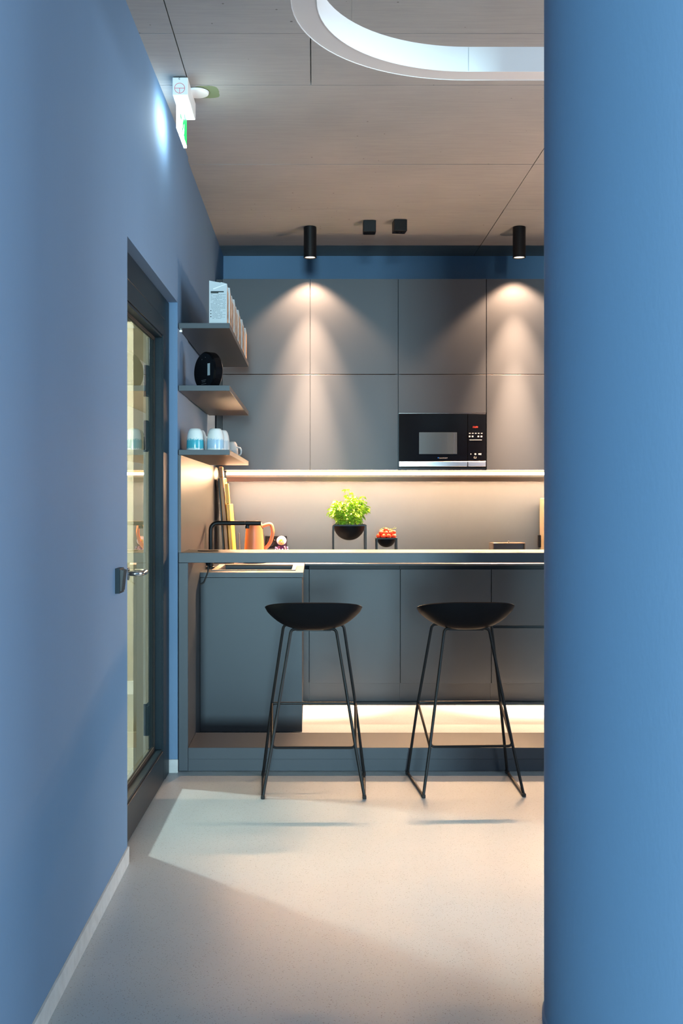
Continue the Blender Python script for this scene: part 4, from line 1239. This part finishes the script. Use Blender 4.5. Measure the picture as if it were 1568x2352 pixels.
# ---- white racetrack ring lamp, switched off
ring = thing('ring_pendant_lamp', 'large white rounded ring lamp hanging from the concrete ceiling', 'lamp', (1.4, 3.27, 2.85))
CX0, CX1, CY, RO, RI = 0.55, 2.55, 3.27, 0.62, 0.54
def track(r, n=40):
    p = [(CX0 + r * math.cos(a), CY + r * math.sin(a)) for a in [PI / 2 + PI * k / n for k in range(n + 1)]]
    p += [(CX1 + r * math.cos(a), CY + r * math.sin(a)) for a in [-PI / 2 + PI * k / n for k in range(n + 1)]]
    return p
def band(bm, sections):
    loops = [[bm.verts.new((x, y, z)) for x, y in track(r)] for r, z in sections]
    m = len(loops[0])
    for a, b in zip(loops, loops[1:] + loops[:1]):
        for k in range(m):
            j = (k + 1) % m
            bm.faces.new((a[k], a[j], b[j], b[k]))
bm = BM(); band(bm, [(RO, 2.85), (RO, 2.938), (RI, 2.938), (RI, 2.85), (RI + 0.002, 2.85), (RI + 0.002, 2.858), (RO - 0.0025, 2.858), (RO - 0.0025, 2.85)]); obj('lamp_body', bm, 'ring', ring)
bm = BM(); band(bm, [(RO - 0.003, 2.8515), (RO - 0.003, 2.857), (RI + 0.0025, 2.857), (RI + 0.0025, 2.8515)]); obj('diffuser', bm, 'ring_diff', ring)
for (x, y) in ((0.13, 3.655), (0.55, 2.69), (1.6, 3.85), (2.6, 2.69), (1.6, 2.69)):
    bm = BM(); add_tube(bm, [(x, y, 2.938), (x, y, CEIL - 0.003)], 0.0009, 6); obj('suspension_wire', bm, 'steel', ring)
bm = BM(); add_box(bm, 0.5485, 0.5495, CY + RI - 0.0006, CY + RI + 0.0004, 2.852, 2.936); add_box(bm, 0.5485, 0.5495, CY - RI - 0.0004, CY - RI + 0.0006, 2.852, 2.936); obj('butt_joint', bm, 'print', ring, smooth=False)

# ---- emergency exit sign
ex = thing('exit_sign', 'lit white emergency exit sign with green pictogram under the ceiling', 'sign', (-0.572, 4.76, 2.935))
EX0, EX1, EY0, EY1, EZ0, EZ1 = -0.605, -0.539, 4.61, 4.915, 3.070, CEIL - 0.0025
bm = BM(); add_box(bm, EX0, EX1, EY0, EY1, EZ0, EZ1 - 0.0025, bev=0.002); hs = obj('sign_housing', bm, 'white_plastic', ex, smooth=False)
obj('mounting_plate', bx(EX0 + 0.004, EX1 - 0.004, EY0 + 0.004, EY1 - 0.004, EZ1 - 0.0024, EZ1), 'print_dark', ex, smooth=False)
obj('light_slot', bx(EX0 + 0.004, EX1 - 0.004, EY0 + 0.006, EY1 - 0.006, EZ0 - 0.0018, EZ0 - 0.0001), 'sign_bottom', ex, smooth=False)
PX0, PX1 = -0.5905, -0.5775
pn = obj('sign_panel', bx(PX0, PX1, 4.63, 4.895, 2.935, EZ0 - 0.0020), 'sign_white', ex, smooth=False)
bm = BM()      # running figure, door and arrow on the face towards the room
xf0, xf1 = PX1 + 0.0003, PX1 + 0.0009
def q4(pts): add_prism(bm, pts, xf0, xf1, 'X')
q4([(4.795, 2.944), (4.888, 2.944), (4.888, 3.062), (4.795, 3.062)])
q4([(4.735, 2.985), (4.765, 2.978), (4.800, 3.020), (4.770, 3.035)]); q4([(4.715, 2.950), (4.728, 2.945), (4.765, 2.978), (4.748, 2.990)])
q4([(4.765, 2.975), (4.780, 2.950), (4.792, 2.954), (4.782, 2.985)])
add_cyl(bm, (xf0, 4.792, 3.046), 0.011, 0.0006, 14, 'X')
q4([(4.645, 3.000), (4.668, 3.022), (4.668, 3.010), (4.705, 3.010), (4.705, 2.990), (4.668, 2.990), (4.668, 2.978)])
obj('green_pictogram', bm, 'sign_green', pn, smooth=False)
bm = BM(); n = 40   # red emblem: ring with a T-shaped bar
cxm, czm, ro, ri = (EX0 + EX1) / 2 - 0.002, 3.0985, 0.0225, 0.0205
yy = EY0 - 0.0006
a_ = [bm.verts.new((cxm + ro * math.cos(2 * PI * k / n), yy, czm + ro * math.sin(2 * PI * k / n))) for k in range(n)]
b_ = [bm.verts.new((cxm + ri * math.cos(2 * PI * k / n), yy, czm + ri * math.sin(2 * PI * k / n))) for k in range(n)]
for k in range(n):
    bm.faces.new((a_[k], a_[(k + 1) % n], b_[(k + 1) % n], b_[k]))
add_box(bm, cxm - 0.021, cxm + 0.021, yy, yy + 0.0005, czm - 0.001, czm + 0.001); add_box(bm, cxm - 0.001, cxm + 0.001, yy, yy + 0.0005, czm - 0.0205, czm - 0.001)
obj('red_emblem', bm, 'red_ink', hs, smooth=False)
bm = BM(); add_tube(bm, [(cxm + 0.0035 * math.cos(t), EY0 - 0.0006, 3.1385 + 0.0035 * math.sin(t)) for t in [PI * 0.35 + 1.3 * PI * k / 10 for k in range(11)]], 0.0009, 6); obj('screw_mark', bm, 'print_dark', hs)
# ---- white round ceiling rose
bm = BM(); add_lathe(bm, [(0.0, -0.012), (0.040, -0.012), (0.052, -0.008), (0.055, 0.0), (0.0, 0.0)], (-0.520, 4.785, CEIL - 0.0025), 32)
tag(obj('ceiling_cover', bm, 'white_plastic'), 'flat white round cover on the ceiling beside the exit sign', 'cover')
